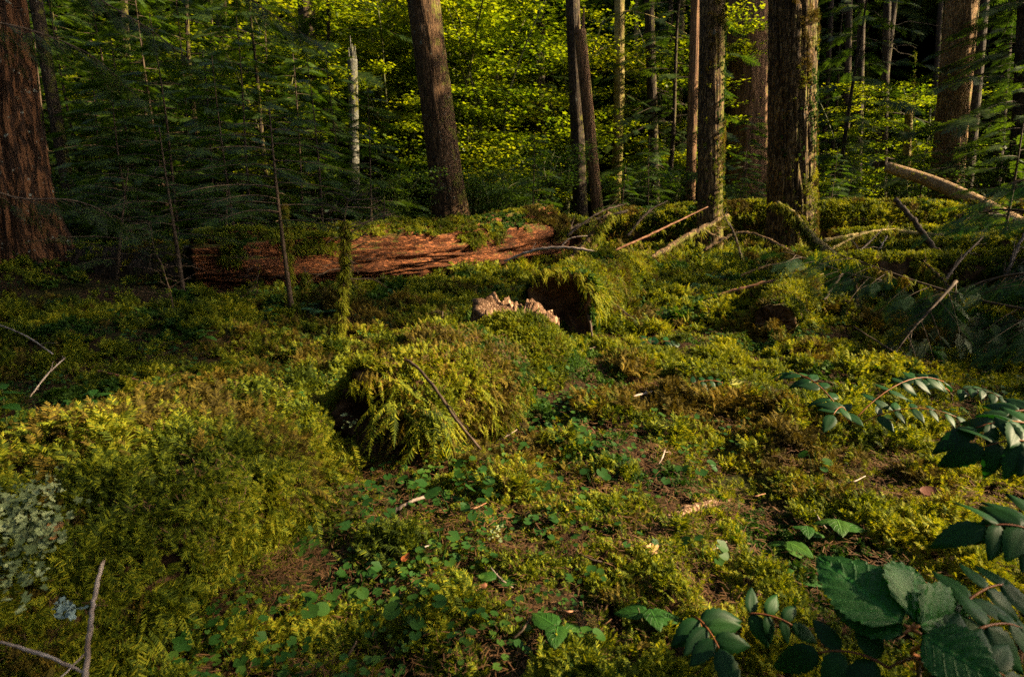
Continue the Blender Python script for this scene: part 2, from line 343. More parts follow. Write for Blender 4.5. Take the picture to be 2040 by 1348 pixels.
# ------------------------------------------------------------------ ground
def seg_ridge(x, y, a, b, w, h):
    a, b = np.array(a, float), np.array(b, float); d = b - a; L2 = (d ** 2).sum()
    t = np.clip(((x - a[0]) * d[0] + (y - a[1]) * d[1]) / L2, 0, 1)
    q = (x - a[0] - t * d[0]) ** 2 + (y - a[1] - t * d[1]) ** 2
    return h * np.exp(-q / (2 * w * w))
def H(x, y):
    x = np.asarray(x, float); y = np.asarray(y, float)
    d = np.hypot(x, y)
    z = .10 * (fbm(x * .5, y * .5, 0, 3, 3) - .5) * 2 * np.clip(d / 4, .2, 1)
    z += .11 * (fbm(x * 2.6, y * 2.6, 0, 11, 3) - .5) + .085 * (fbm(x * 7.5, y * 7.5, 0, 21, 3) - .5)
    z += seg_ridge(x, y, (-3.9, 3.2), (-1.7, 5.0), .38, .15)
    z += seg_ridge(x, y, (-2.0, 0.6), (-1.1, 1.7), .35, .05)
    z += seg_ridge(x, y, (-5.4, 6.2), (-5.3, 6.4), .9, .22)
    z += seg_ridge(x, y, (-.1, 3.4), (.1, 3.7), .45, .08)
    z -= .05 * np.exp(-((x + 1.6) ** 2 + (y - 2.9) ** 2) / .5)
    far = np.clip(d - 30, 0, None)
    z += .0 + far * .10 * np.clip(far / 40, 0, 1) + .8 * (fbm(x * .08, y * .08, 0, 31, 2) - .5) * np.clip((d - 16) / 12, 0, 1)
    return z
def Gp(u, v, z=0.0):      # where the ray of a pixel meets the ground (or z above it)
    d = ray(u, v); t = CAMH / -d[2]
    for _ in range(25): t += .6 * ((CAMH - z - float(H(d[0] * t, d[1] * t))) / -d[2] - t)
    return np.array([d[0] * t, d[1] * t, CAMH + d[2] * t])
n1, n2 = 430, 560
tu = np.linspace(-1, 1, n1); gx = 3.2 * np.sinh(tu * 5.05)* .5 ; gx = gx * (250 / gx[-1])* 1.0
gx = np.sign(tu) * (4.0 * np.abs(tu) + 246 * np.abs(tu) ** 5)
tv = np.linspace(0, 1, n2); gy = -8 + 0 * tv
gy = .3 + (tv - .22) * 9.0; gy = np.where(tv > .22, .3 + 9.0 * (tv - .22) + 240 * (tv - .22) ** 4 / .78 ** 4, .3 - 20 * (.22 - tv) ** 1.6 * 4.5)
X, Y = np.meshgrid(gx, gy); Z = H(X, Y)
idx = np.arange(n2 * n1).reshape(n2, n1)
GF = np.stack([idx[:-1, :-1], idx[:-1, 1:], idx[1:, 1:], idx[1:, :-1]], -1).reshape(-1, 4)
m, nt, out = new_mat('forest_floor'); L = nt.links
g = N(nt, 'ShaderNodeNewGeometry')
na = N(nt, 'ShaderNodeTexNoise', Scale=38.0, Detail=6.0, Roughness=.7); nb = N(nt, 'ShaderNodeTexNoise', Scale=1.5, Detail=4.0)
L.new(g.outputs['Position'], na.inputs['Vector']); L.new(g.outputs['Position'], nb.inputs['Vector'])
ca = ramp(nt, na.outputs['Fac'], [(.3, (.012, .007, .004)), (.55, (.045, .024, .011)), (.75, (.11, .06, .025))])
cb = ramp(nt, na.outputs['Fac'], [(.3, (.010, .012, .004)), (.55, (.030, .032, .006)), (.75, (.06, .055, .01))])
mf = N(nt, 'ShaderNodeMapRange', clamp=True); mf.inputs[1].default_value = .42; mf.inputs[2].default_value = .58; L.new(nb.outputs['Fac'], mf.inputs[0])
cm = N(nt, 'ShaderNodeMix', data_type='RGBA'); L.new(mf.outputs[0], cm.inputs[0]); L.new(ca.outputs[0], cm.inputs[6]); L.new(cb.outputs[0], cm.inputs[7])
p = N(nt, 'ShaderNodeBsdfPrincipled', Roughness=.95); p.inputs['Specular IOR Level'].default_value = .1; L.new(cm.outputs[2], p.inputs['Base Color'])
b = N(nt, 'ShaderNodeBump', Strength=1.0, Distance=.02); L.new(na.outputs['Fac'], b.inputs['Height']); L.new(b.outputs[0], p.inputs['Normal']); L.new(p.outputs[0], out.inputs[0])
ground = mobj('ground', np.stack([X, Y, Z], -1).reshape(-1, 3), [GF], m, smooth=True); tag(ground, 'dark brown forest floor of duff and fallen needles under the moss', 'ground', kind='structure')

# ------------------------------------------------------------------ small templates for what nobody could count
def frond(rs, L=.036, pairs=9, w=.0014, curl=.5, leaf=.30):
    """feather-moss frond: arched stem along +X rising, with side leaflets"""
    V, F = [], []
    t = np.linspace(0, 1, 5); sx = L * t * (1 - .12 * t * curl); sz = L * (.25 * t + curl * (.55 * t - .75 * t * t)); sy = rs.normal(0, .04) * L * t * t
    for i in range(4):
        k = len(V); V += [(sx[i], sy[i] - w * .5, sz[i]), (sx[i], sy[i] + w * .5, sz[i]), (sx[i + 1], sy[i + 1], sz[i + 1])]; F.append((k, k + 1, k + 2))
    for q in range(pairs):
        u = (q + 1.2) / (pairs + 1); x = np.interp(u, t, sx); y = np.interp(u, t, sy); z = np.interp(u, t, sz)
        l = L * leaf * math.sin(math.pi * min(1, .25 + u * .78)) * rs.uniform(.8, 1.2)
        for s in (-1, 1):
            k = len(V); a = rs.uniform(.7, 1.1)
            dx, dy, dz = math.cos(a) * l, s * math.sin(a) * l, -.25 * l + rs.normal(0, .12) * l
            V += [(x - w, y, z), (x + w * .9, y, z), (x + dx * .6 + w, y + dy * .6, z + dz * .45), (x + dx, y + dy, z + dz)]; F += [(k, k + 1, k + 2), (k, k + 2, k + 3)]
    return np.array(V), np.array(F)
def tuft(seed, n=13, L=.036, **k):
    rs = np.random.default_rng(seed); A = Acc()
    for i in range(n):
        V, F = frond(rs, L * rs.uniform(.7, 1.25), curl=rs.uniform(.3, .9), **k)
        az = rs.uniform(0, 2 * math.pi); el = rs.uniform(.05, 1.15)
        d = np.array([[math.cos(az) * math.cos(el), math.sin(az) * math.cos(el), math.sin(el)]])
        T = np.array([[rs.normal(0, L * .28), rs.normal(0, L * .28), rs.uniform(-.15, .12) * L]])
        A.inst(V, [F], frames(d), T)
    return A.data()
def strand(seed, L=.085, n=8):
    """hanging wisp of moss pointing along -Z"""
    rs = np.random.default_rng(seed); A = Acc()
    for i in range(n):
        V, F = frond(rs, L * rs.uniform(.5, 1.2), pairs=16, w=.0016, curl=rs.uniform(.0, .5), leaf=.13)
        az = rs.uniform(0, 2 * math.pi); el = -rs.uniform(.8, 1.55)
        d = np.array([[math.cos(az) * math.cos(el), math.sin(az) * math.cos(el), math.sin(el)]])
        A.inst(V, [F], frames(d), np.array([[rs.normal(0, .012), rs.normal(0, .012), 0]]))
    return A.data()
def small_leaf(r, lobes=0, cup=.12, n=9):
    """rounded leaf in XY plane, stalk end at the origin"""
    a = np.linspace(-math.pi + .35, math.pi - .35, n)
    rr = r * (1 + (.10 * np.cos(a * lobes) if lobes else 0)) * (1 + .08 * np.cos(a))
    V = np.column_stack([r * .75 + rr * np.cos(a), rr * np.sin(a), cup * rr * np.abs(np.sin(a)) - .12 * rr * np.cos(a)])
    V = np.vstack([[r * .62, 0, -.02 * r], V]); i = np.arange(1, n)
    return V, np.column_stack([np.zeros(n - 1, int), i, i + 1])
def ground_herb(seed):
    rs = np.random.default_rng(seed); A = Acc()
    for i in range(rs.integers(3, 6)):
        az = rs.uniform(0, 6.28); h = rs.uniform(.025, .06); o = rs.uniform(.01, .035); V, F = small_leaf(rs.uniform(.006, .012), rs.choice([0, 5]), n=11)
        p = np.array([math.cos(az) * o, math.sin(az) * o, h])
        A.inst(V, [F], frames(np.array([[math.cos(az), math.sin(az), rs.uniform(-.3, .25)]])), p[None])
        s = np.array([[0, 0, 0], [.0015, 0, 0], p]); A.add(s, [[[0, 1, 2]]])
    return A.data()
def litter(seed):
    rs = np.random.default_rng(seed); A = Acc(); k = 16
    for i in range(k):
        l = rs.uniform(.008, .024); w = rs.uniform(.0004, .0008); a = rs.uniform(0, 6.28); c = rs.normal(0, .022, 2); z = rs.uniform(0, .008)
        d = np.array([math.cos(a), math.sin(a), rs.normal(0, .18)]) * l; q = np.array([-math.sin(a), math.cos(a), 0]) * w; o = np.array([c[0], c[1], z])
        A.add([o - q, o + q, o + d + q, o + d - q, o + d * .5 + (0, 0, w * 1.6)], [[[0, 1, 4], [1, 2, 4], [2, 3, 4], [3, 0, 4]]])
    return A.data()
def src(name, data, mat):
    return bpy.data.objects.new(name, mesh_data(name, data[0], data[1], mat))
MOSS = [src('moss_tuft', tuft(i), M['moss']) for i in range(6)] + [src('moss_tuft', tuft(50 + i), M['moss_dry']) for i in range(2)] + [src('moss_tuft', tuft(60 + i, n=22, L=.024, leaf=.38), M['moss_deep']) for i in range(2)]
STR = [src('moss_strand', strand(i), M['moss']) for i in range(3)] + [src('moss_strand', strand(9), M['moss_dry'])]
HERB = [src('small_herb', ground_herb(i), M['herb']) for i in range(6)]
LIT = [src('litter_bit', litter(i), M['needle']) for i in range(4)]
def scatter(name, P, Mx, S, sources, parent=None, idx=None):
    """a point cloud with rotation and scale, drawn by a geometry-nodes instancer: only for stuff"""
    me = bpy.data.meshes.new(name); P = np.asarray(P, np.float32); n = len(P)
    me.vertices.add(n); me.vertices.foreach_set('co', P.ravel())
    a = me.attributes.new('rot', 'FLOAT_VECTOR', 'POINT'); a.data.foreach_set('vector', eulers(Mx).astype(np.float32).ravel())
    a = me.attributes.new('scl', 'FLOAT', 'POINT'); a.data.foreach_set('value', np.asarray(S, np.float32))
    a = me.attributes.new('pick', 'INT', 'POINT'); a.data.foreach_set('value', (RNG.integers(0, len(sources), n) if idx is None else idx).astype(np.int32))
    o = bpy.data.objects.new(name, me); COL.objects.link(o); o.parent = parent; o['kind'] = 'stuff'
    key = 'scatter_' + '_'.join(s.name for s in sources)
    ng = bpy.data.node_groups.get(key[:60])
    if ng is None:
        ng = bpy.data.node_groups.new(key[:60], 'GeometryNodeTree')
        ng.interface.new_socket('Geometry', in_out='INPUT', socket_type='NodeSocketGeometry'); ng.interface.new_socket('Geometry', in_out='OUTPUT', socket_type='NodeSocketGeometry')
        gi, go = ng.nodes.new('NodeGroupInput'), ng.nodes.new('NodeGroupOutput'); j = ng.nodes.new('GeometryNodeJoinGeometry')
        for s in reversed(sources):
            oi = ng.nodes.new('GeometryNodeObjectInfo'); oi.inputs['Object'].default_value = s; oi.inputs['As Instance'].default_value = True
            ng.links.new(oi.outputs['Geometry'], j.inputs[0])
        ip = ng.nodes.new('GeometryNodeInstanceOnPoints'); ip.inputs['Pick Instance'].default_value = True
        def attr(nm, ty):
            q = ng.nodes.new('GeometryNodeInputNamedAttribute'); q.data_type = ty; q.inputs[0].default_value = nm; return q.outputs['Attribute']
        ng.links.new(gi.outputs[0], ip.inputs['Points']); ng.links.new(j.outputs[0], ip.inputs['Instance'])
        ng.links.new(attr('pick', 'INT'), ip.inputs['Instance Index']); ng.links.new(attr('rot', 'FLOAT_VECTOR'), ip.inputs['Rotation']); ng.links.new(attr('scl', 'FLOAT'), ip.inputs['Scale'])
        ng.links.new(ip.outputs[0], go.inputs[0])
    o.modifiers.new('scatter', 'NODES').node_group = ng
    return o
def pick_moss(P, dry=.25):
    q = fbm(P[:, 0] * 1.7, P[:, 1] * 1.7, P[:, 2], 77, 3) + RNG.normal(0, .08, len(P))
    g = fbm(P[:, 0] * 2.3 + 9, P[:, 1] * 2.3, P[:, 2], 78, 3) + RNG.normal(0, .05, len(P))
    r = np.where(q > .5 + .45 * (.5 - dry), RNG.integers(6, 8, len(P)), RNG.integers(0, 6, len(P)))
    return np.where(g > .59, RNG.integers(8, 10, len(P)), r)

# ------------------------------------------------------------------ logs
def make_log(name, path, label, core_mat, moss=1.0, step=.03, nseg=56, flat=1.0, rough=.10, seed=0, ends=('cap', 'cap'), mscale=1.0, dens=900, cover=.0, strands=0, cat='fallen log', group=None, furrow=0.0, coremat_end=None, hollow=.28, topz=.15, curtain=()):
    root = empty(name, path[0][:3]); tag(root, label, cat, group); o0 = np.array(path[0][:3])
    def disp(th, s):
        a = fbm(np.cos(th) * 1.6, np.sin(th) * 1.6, s * 2.2, seed, 4)
        d = 1 + rough * 3.2 * (a - .5) + rough * .8 * (fbm(np.cos(th) * 6, np.sin(th) * 6, s * 7, seed + 5, 3) - .5)
        if furrow: 
            rg = 1 - np.abs(2 * fbm(np.cos(th) * 4.5, np.sin(th) * 4.5, s * .9, seed + 9, 3) - 1)
            bl = np.floor(fbm(np.cos(th) * 3.2, np.sin(th) * 3.2, s * .8, seed + 13, 3) * 11) / 11
            d = d - furrow * rg ** 6 + furrow * 1.2 * (bl - .5)
        return d
    G, s, th, C, t = tube_grid(np.array(path, float), step, nseg, disp, flat)
    Vs = [G.reshape(-1, 3)]; m_ = len(G); F = [grid_faces(m_, nseg)]; cnt = m_ * nseg
    rs = np.random.default_rng(seed + 100); j = np.arange(nseg); jn = (j + 1) % nseg
    for e, (ring, ci, sgn) in enumerate(((0, 0, 1), ((m_ - 1), -1, -1))):
        base = G[ring]; c = C[ci]; prev = ring * nseg + j
        rmean = np.linalg.norm(base - c, axis=1).mean()
        # rings going inwards: a ragged rotten end, hollow or blunt
        prof = [(.93, -.03), (.84, .10), (.74, .5), (.6, .9), (.35, 1.1)] if ends[e] == 'hollow' else [(.95, -.05), (.8, -.10), (.6, -.06), (.4, -.12), (.2, -.05)]
        dep = hollow if ends[e] == 'hollow' else rmean * .35
        for q, (f, dd) in enumerate(prof):
            jag = .10 * (fbm(np.cos(j) * 9 + q, np.sin(j) * 9, q * 1.3, seed + 31, 2) - .5)
            P = c + (base - c) * (f + jag)[:, None] + t[ci] * sgn * (dep * dd + rs.normal(0, .014, nseg) + .05 * (fbm(j * .35, q + 0 * j, 0, seed + 3, 3) - .5))[:, None]
            Vs.append(P); k = cnt + j; kn = cnt + jn
            quad = np.stack([prev[j], prev[jn], kn, k], 1); F.append(quad if sgn < 0 else quad[:, ::-1]); prev = k; cnt += nseg
        Vs.append((c + t[ci] * sgn * dep * prof[-1][1])[None]); tri = np.stack([prev[j], prev[jn], np.full(nseg, cnt)], 1); F.append(tri if sgn < 0 else tri[:, ::-1]); cnt += 1
    V = np.vstack(Vs) - o0; V4 = [f for f in F if f.shape[1] == 4]; V3 = [f for f in F if f.shape[1] == 3]
    mids = None; mats = [core_mat]
    if coremat_end is not None:
        mats = [core_mat, coremat_end]; mids = np.zeros(sum(len(f) for f in F), int); mids[(m_ - 1) * nseg:] = 1
    mobj('wood', V, [np.vstack(V4), np.vstack(V3)], mats, root, smooth=True, mids=mids)
    if moss > 0:
        Lh = s[-1]; rm = np.mean([p_[3] for p_ in path]); area = Lh * 2 * math.pi * rm; k = int(area * dens * moss)
        fi = RNG.uniform(0, m_ - 1.001, k); fj = RNG.uniform(0, nseg, k); i0 = fi.astype(int); j0 = fj.astype(int) % nseg; a = (fi - i0)[:, None]; bb = (fj - fj.astype(int))[:, None]
        A_, B_, C_, D_ = G[i0, j0], G[i0 + 1, j0], G[i0, (j0 + 1) % nseg], G[i0 + 1, (j0 + 1) % nseg]
        P = (1 - a) * (1 - bb) * A_ + a * (1 - bb) * B_ + (1 - a) * bb * C_ + a * bb * D_
        nn = norm(P - ((1 - a) * C[i0] + a * C[i0 + 1]))
        nz = fbm(P[:, 0] * 4, P[:, 1] * 4, P[:, 2] * 4, seed + 60, 3)
        keep = (nn[:, 2] + (nz - .5) * 1.9 > cover) & (P[:, 2] > H(P[:, 0], P[:, 1]) - .03)
        P, nn = P[keep], nn[keep]; n_ = len(P)
        z = nn[:, 2:3]; d = np.where(z > .35, nn + [0, 0, .5], nn * .8 + [0, 0, -.45]) + RNG.normal(0, .22, (n_, 3))
        bumpz = .055 * mscale * (fbm(P[:, 0] * 11, P[:, 1] * 11, P[:, 2] * 11, 9, 2) - .35)
        S = mscale * RNG.uniform(.7, 1.35, n_)
        scatter('moss', P + nn * bumpz[:, None] - o0, zframes(d, RNG.uniform(0, 6.28, n_)), S, MOSS, root, pick_moss(P))
        kl = min(int(n_ * .10), 260)
        if mscale < 1.6 and kl:
            ql = RNG.choice(n_, kl, replace=False); ql = ql[nn[ql][:, 2] > .25]
            scatter('needle_litter', P[ql] + nn[ql] * .03 * mscale - o0, zframes(nn[ql] + RNG.normal(0, .2, (len(ql), 3)), RNG.uniform(0, 6.28, len(ql))), RNG.uniform(.6, 1.1, len(ql)), LIT, root)
        if strands:
            w = (nn[:, 2] < .45) & (nn[:, 2] > -.35); Q = P[w]
            if len(Q):
                q = RNG.choice(len(Q), min(strands, len(Q)), replace=False); Q = Q[q]; nq = nn[w][q]
                Z_ = np.tile([0, 0, 1.], (len(Q), 1)) - nq * .25 + RNG.normal(0, .25, (len(Q), 3))
                scatter('hanging_moss', Q + nq * .02 - o0, zframes(Z_, RNG.uniform(0, 6.28, len(Q))), mscale * RNG.uniform(.6, 1.3, len(Q)), STR, root)
    for (a0, a1, n_, sc) in curtain:   # fringe of moss hanging over a ragged end
        a0, a1 = np.array(a0), np.array(a1); tt = RNG.uniform(0, 1, n_)[:, None]; Q = a0 + (a1 - a0) * tt + RNG.normal(0, .012, (n_, 3)); Q[:, 2] += .05 * np.sin(tt[:, 0] * math.pi)
        scatter('moss_fringe', Q - o0, zframes(np.tile([0, 0, 1.], (n_, 1)) + RNG.normal(0, .28, (n_, 3)), RNG.uniform(0, 6.28, n_)), sc * RNG.uniform(.6, 1.3, n_), STR, root)
    return root, G
RW = 'broken pieces of the old mossy log'
make_log('mossy_log', [(-1.9, -.1, -.02, .42), (-1.45, .7, .02, .46), (-1.14, 1.35, .04, .43), (-.94, 1.85, .06, .33), (-.88, 2.04, .07, .27)], 'widest mossy log piece, running out of the lower left corner with lichen on it', M['rot'], 1.0, seed=1, ends=('cap', 'hollow'), dens=1900, mscale=1.3, cover=-.75, strands=260, group=RW, flat=.86, rough=.27, coremat_end=M['rot'], hollow=.2)
make_log('mossy_log', [(-.50, 2.16, .15, .24), (-.36, 2.40, .17, .275), (-.17, 2.70, .15, .25)], 'short mossy log piece, hollow end fringed with hanging moss, arching twig across', M['rot'], 1.0, seed=2, ends=('hollow', 'cap'), dens=2600, cover=-.40, strands=150, group=RW, rough=.24, coremat_end=M['rot'], hollow=.14,
    curtain=[((-.56, 2.04, .37), (-.34, 2.0, .32), 12, 1.3), ((-.42, 1.97, .32), (-.27, 2.0, .20), 26, 2.0)])
make_log('mossy_log', [(.34, 4.22, .24, .26), (.50, 4.7, .22, .26), (.80, 5.5, .22, .26), (1.0, 6.1, .20, .25)], 'mossy log piece with a big dark hollow end, behind the pale rotten stump', M['rot'], 1.0, seed=4, ends=('hollow', 'hollow'), dens=1300, mscale=1.35, cover=-.35, strands=90, group=RW, rough=.19, coremat_end=M['rot'], hollow=.16,
    curtain=[((.13, 4.17, .49), (.55, 4.18, .45), 30, 1.1), ((.50, 4.18, .45), (.62, 4.2, .25), 24, 1.5), ((.15, 4.25, .50), (.55, 4.25, .48), 20, .8)])
make_log('mossy_log', [(1.22, 6.65, .14, .20), (1.55, 7.4, .12, .20)], 'smallest and farthest of the mossy log pieces, its dark end facing left', M['rot'], 1.0, seed=5, ends=('hollow', 'cap'), dens=900, mscale=1.6, cover=-.3, group=RW, rough=.12, coremat_end=M['rot'])
# long red log
make_log('red_rotten_log', [(-3.45, 6.62, .34, .35), (-2.9, 6.8, .35, .36), (-1.9, 7.35, .36, .38), (-.9, 8.1, .36, .38), (-.1, 8.85, .42, .42), (.60, 9.5, .47, .45)], 'long fallen log with orange red rotten side and moss along its top', M['red_rot'], 1.0, seed=6, ends=('cap', 'cap'), dens=1000, mscale=1.3, cover=.50, step=.035, nseg=110, strands=330, furrow=.26, rough=.08)
make_log('dark_log', [(-5.0, 6.9, .22, .26), (-4.3, 6.85, .22, .28), (-3.6, 6.75, .22, .29)], 'log coloured black for deep shade, between the massive orange trunk and the long red log', M['bark_dark'], .5, seed=16, ends=('cap', 'cap'), dens=500, mscale=1.3, cover=.6)  # dark bark colour stands for the deep shade on this log
make_log('mossy_log', [(.85, 9.9, .40, .30), (1.3, 10.6, .36, .30)], 'short dark mossy log end right beyond the long red log', M['rot'], 1.0, seed=7, ends=('hollow', 'cap'), dens=500, mscale=1.8, cover=-.1, strands=60)
make_log('mossy_log', [(2.0, 13.8, .30, .40), (4.5, 13.1, .46, .44), (6.5, 12.5, .50, .44), (9, 12.0, .50, .44), (12, 11.6, .48, .42)], 'long mossy log lying across behind the two thick mossy trunks', M['rot'], 1.0, seed=8, dens=330, mscale=2.3, cover=-.25, step=.06, strands=260)
make_log('mossy_log', [(5.8, 10.9, .20, .22), (8.2, 10.4, .30, .26), (11, 10.0, .28, .26)], 'thinner mossy log lying in front of the long mossy log on the right', M['rot'], 1.0, seed=9, dens=420, mscale=2.0, cover=-.2, step=.05, strands=120)
make_log('mossy_log', [(7.6, 17.0, .42, .50), (9.2, 16.6, .50, .52), (10.2, 16.0, .5, .45)], 'smooth golden green mossy log hump behind the long mossy log', M['rot'], 1.0, seed=10, dens=260, mscale=2.4, cover=-.2, step=.08)
make_log('mossy_log', [(1.86, 4.15, .15, .14), (2.25, 4.8, .20, .145), (2.72, 5.55, .28, .13)], 'thin mossy log pointing at the viewer with a round dark sawn end', M['bark_gold'], 1.0, seed=11, ends=('cap', 'cap'), dens=1300, mscale=1.1, cover=.0, strands=70, coremat_end=M['rot'])
make_log('shaded_log', [(2.75, 5.55, .35, .12), (3.6, 5.25, .38, .15), (5.2, 4.9, .38, .17)], 'dark fallen log propped off the ground with moss hanging below it', M['rot'], 1.0, seed=12, dens=900, mscale=1.3, cover=.3, strands=300, curtain=[((2.8, 5.42, .30), (3.7, 5.12, .32), 130, 2.3), ((3.7, 5.12, .32), (4.8, 4.85, .30), 110, 2.3)])
make_log('bare_pole', [W(1768, 333, 13.5).tolist() + [.115], W(1880, 372, 12.6).tolist() + [.13], W(2045, 458, 11.0).tolist() + [.15], W(2140, 530, 10.2).tolist() + [.13]], 'bare straight brown pole leaning up over the mossy logs on the right', M['bark_pole'], .06, seed=13, nseg=24, step=.08, rough=.03, dens=500, cat='fallen trunk')

make_log('mossy_log', [(4.2, 8.4, .10, .13), (5.6, 8.0, .30, .16), (7.4, 7.4, .52, .17)], 'mossy log sloping up to the right edge behind the dark fallen log', M['rot'], 1.0, seed=17, dens=700, mscale=1.7, cover=.0, strands=260, step=.05)
# stump with a torn, sunlit edge
st = empty('rotten_stump', (.02, 3.62, 0)); tag(st, 'broken stump with a pale torn edge of fibrous rotten wood above moss', 'stump')
nth, nh = 150, 26
th = np.linspace(0, 2 * np.pi, nth, endpoint=False); hh = np.linspace(0, 1, nh); TH, HH = np.meshgrid(th, hh)
top = .31 + .035 * (_h(np.floor(th * 24), th * 0, th * 0, 5) - .5) + .11 * (fbm(np.cos(th) * 9, np.sin(th) * 9, 0, 6, 3) - .5) + .05 * np.cos(th - 2.5)
rad = (.235 + .10 * (1 - HH) ** 2) * (1 + .16 * (fbm(np.cos(TH) * 2, np.sin(TH) * 2, HH, 7, 3) - .5)) + .018 * (_h(np.floor(TH * 30), TH * 0, TH * 0, 9) - .5) + .03 * (fbm(TH * 12, HH * 2, 0, 8, 3) - .5)
SX = np.stack([1.1 * rad * np.cos(TH), .85 * rad * np.sin(TH), -.05 + HH * (top[None] + .07)], -1)
prof = [SX.reshape(-1, 3)]; F = [grid_faces(nh, nth)]; prev = (nh - 1) * nth + np.arange(nth); cnt = nh * nth; j = np.arange(nth); jn = (j + 1) % nth
for q, (f, dz) in enumerate([(.82, .012), (.62, -.03), (.4, -.05), (.2, -.04)]):
    P = SX[-1] * [f, f, 1] + np.stack([0 * th, 0 * th, dz + .06 * (fbm(np.cos(th) * 7 * f + q * 3, np.sin(th) * 7, 0, 12, 3) - .5)], 1); prof.append(P)
    F.append(np.stack([prev[j], prev[jn], cnt + jn, cnt + j], 1)); prev = cnt + j; cnt += nth
prof.append([[0, 0, .26]]); F3 = np.stack([prev[j], prev[jn], np.full(nth, cnt)], 1)
mobj('wood', np.vstack(prof), [np.vstack(F), F3], M['rot_pale'], st)
A = Acc(); rs = np.random.default_rng(3)
for i in range(210):     # torn fibres standing on the rim
    a = rs.uniform(0, 6.28); r = rs.uniform(.12, .25); h = rs.uniform(.005, .05); w = rs.uniform(.004, .012); c = np.array([1.1 * r * math.cos(a), .85 * r * math.sin(a), .24])
    tip = c + [rs.normal(0, .012), rs.normal(0, .012), .05 + h]; q = np.array([math.cos(a + 1.57), math.sin(a + 1.57), 0]) * w; e = np.array([math.cos(a), math.sin(a), 0]) * w * .6
    A.add([c - q, c + q, c + e, tip], [[[0, 1, 3], [1, 2, 3], [2, 0, 3]]])
A.obj('torn_fibres', M['rot_pale'], st)
# moss skirt round the stump
k = 2600; a = RNG.uniform(0, 6.28, k); r = np.sqrt(RNG.uniform(0, 1, k)) * .50; xx = .0 + r * np.cos(a) * .95; yy = -.22 + r * np.sin(a)
zz = .37 * np.exp(-(r / .37) ** 2.6) - .01; keep = ~((np.hypot(xx / 1.1, yy / .85) < .30) & (yy > -.31)); xx, yy, zz = xx[keep], yy[keep], zz[keep]; n_ = len(xx)
# the buried mound under that moss
gr = np.linspace(0, .66, 14); ga = np.linspace(0, 2 * np.pi, 40, endpoint=False); GR, GA = np.meshgrid(gr, ga, indexing='ij')
Vm = np.stack([GR * np.cos(GA) * .95, -.22 + GR * np.sin(GA), .35 * np.exp(-(GR / .37) ** 2.6) - .05 - .06 * (GR / .66) ** 4 + .02 * (fbm(GR * 9 + 5, GA * 2, 0, 3, 2) - .5)], -1).reshape(-1, 3)
mobj('duff', Vm, [grid_faces(14, 40)[:, ::-1]], M['rot'], st, smooth=True)
nn = norm(np.stack([np.cos(a[keep]) * r[keep] * 2.2, np.sin(a[keep]) * r[keep] * 2.2, np.full(n_, .8)], 1)) + RNG.normal(0, .2, (n_, 3))
scatter('moss', np.stack([xx, yy, zz], 1), zframes(nn, RNG.uniform(0, 6.28, n_)), RNG.uniform(.8, 1.4, n_), MOSS, st, pick_moss(np.stack([xx, yy + 3.6, zz], 1)))

# ------------------------------------------------------------------ moss, herbs and litter on the ground
def in_view(x, y, m=.2):
    return (np.abs(x) < .92 * y + .9 + m)
def moss_field(y0, y1, dens, sc, seed):
    rs = np.random.default_rng(seed); w = .9 * y1 + 1.0; n = int((y1 - y0) * 2 * w * dens)
    x = rs.uniform(-w, w, n); y = rs.uniform(y0, y1, n); k = in_view(x, y); x, y = x[k], y[k]
    cl = fbm(x * 8, y * 8, 0, 42, 2); c = fbm(x * 1.6, y * 1.6, 0, 41, 4) * .5 + cl * .5
    bare = .365 + .05 * np.exp(-((x - 3.9) ** 2 / 1.2 + (y - 4.5) ** 2 / .25)) * 5 + .06 * np.exp(-((x - .55) ** 2 / .35 + (y - 2.3) ** 2 / .5)) + .06 * np.exp(-((x - .25) ** 2 / .2 + (y - 1.25) ** 2 / .12)) + .10 * np.exp(-((x + 1.9) ** 2 / 1.2 + (y - 2.7) ** 2 / .35)) + .2 * (x < -3.2 - (y - 5.5) * -.3) * (y > 4.6)  # moss left out under the propped log, dark ground standing for shade
    sc = sc * (.45 + 1.1 * np.clip((fbm(x * 6, y * 6, 0, 44, 2) - .25) * 2, 0, 1)); k = c > bare - .03 + rs.normal(0, .035, len(x)); x, y = x[k], y[k]; c = c[k]; sc = sc[k]
    z = H(x, y) + np.clip(c - .42, 0, .2) * .22 * np.clip(sc, .5, 2); n = len(x)
    d = np.stack([rs.normal(0, .35, n), rs.normal(0, .35, n) - .1, np.ones(n)], 1)
    return np.stack([x, y, z], 1), zframes(d, rs.uniform(0, 6.28, n)), sc * rs.uniform(.65, 1.35, n)
parts = [moss_field(.3, 2.2, 1900, .85, 1), moss_field(2.2, 4.2, 1000, 1.15, 2), moss_field(4.2, 7.5, 420, 1.7, 3), moss_field(7.5, 13, 110, 2.9, 4), moss_field(13, 24, 24, 5.0, 5)]
P = np.vstack([p_[0] for p_ in parts]); Mx = np.vstack([p_[1] for p_ in parts]); S = np.concatenate([p_[2] for p_ in parts])
tag(scatter('ground_moss', P, Mx, S, MOSS, idx=pick_moss(P, .22)), 'yellow green feather moss covering the forest floor', 'moss', kind='stuff')
def place_on_ground(n, yr, bias, seed, thr, f=1.3, ns=51):
    rs = np.random.default_rng(seed); y = yr[0] + (yr[1] - yr[0]) * rs.uniform(0, 1, n) ** bias; x = rs.uniform(-1, 1, n) * (.9 * y + .7)
    c = fbm(x * f, y * f, 0, ns, 3); k = c > thr(x, y) + rs.normal(0, .03, n); x, y = x[k], y[k]
    return x, y, rs
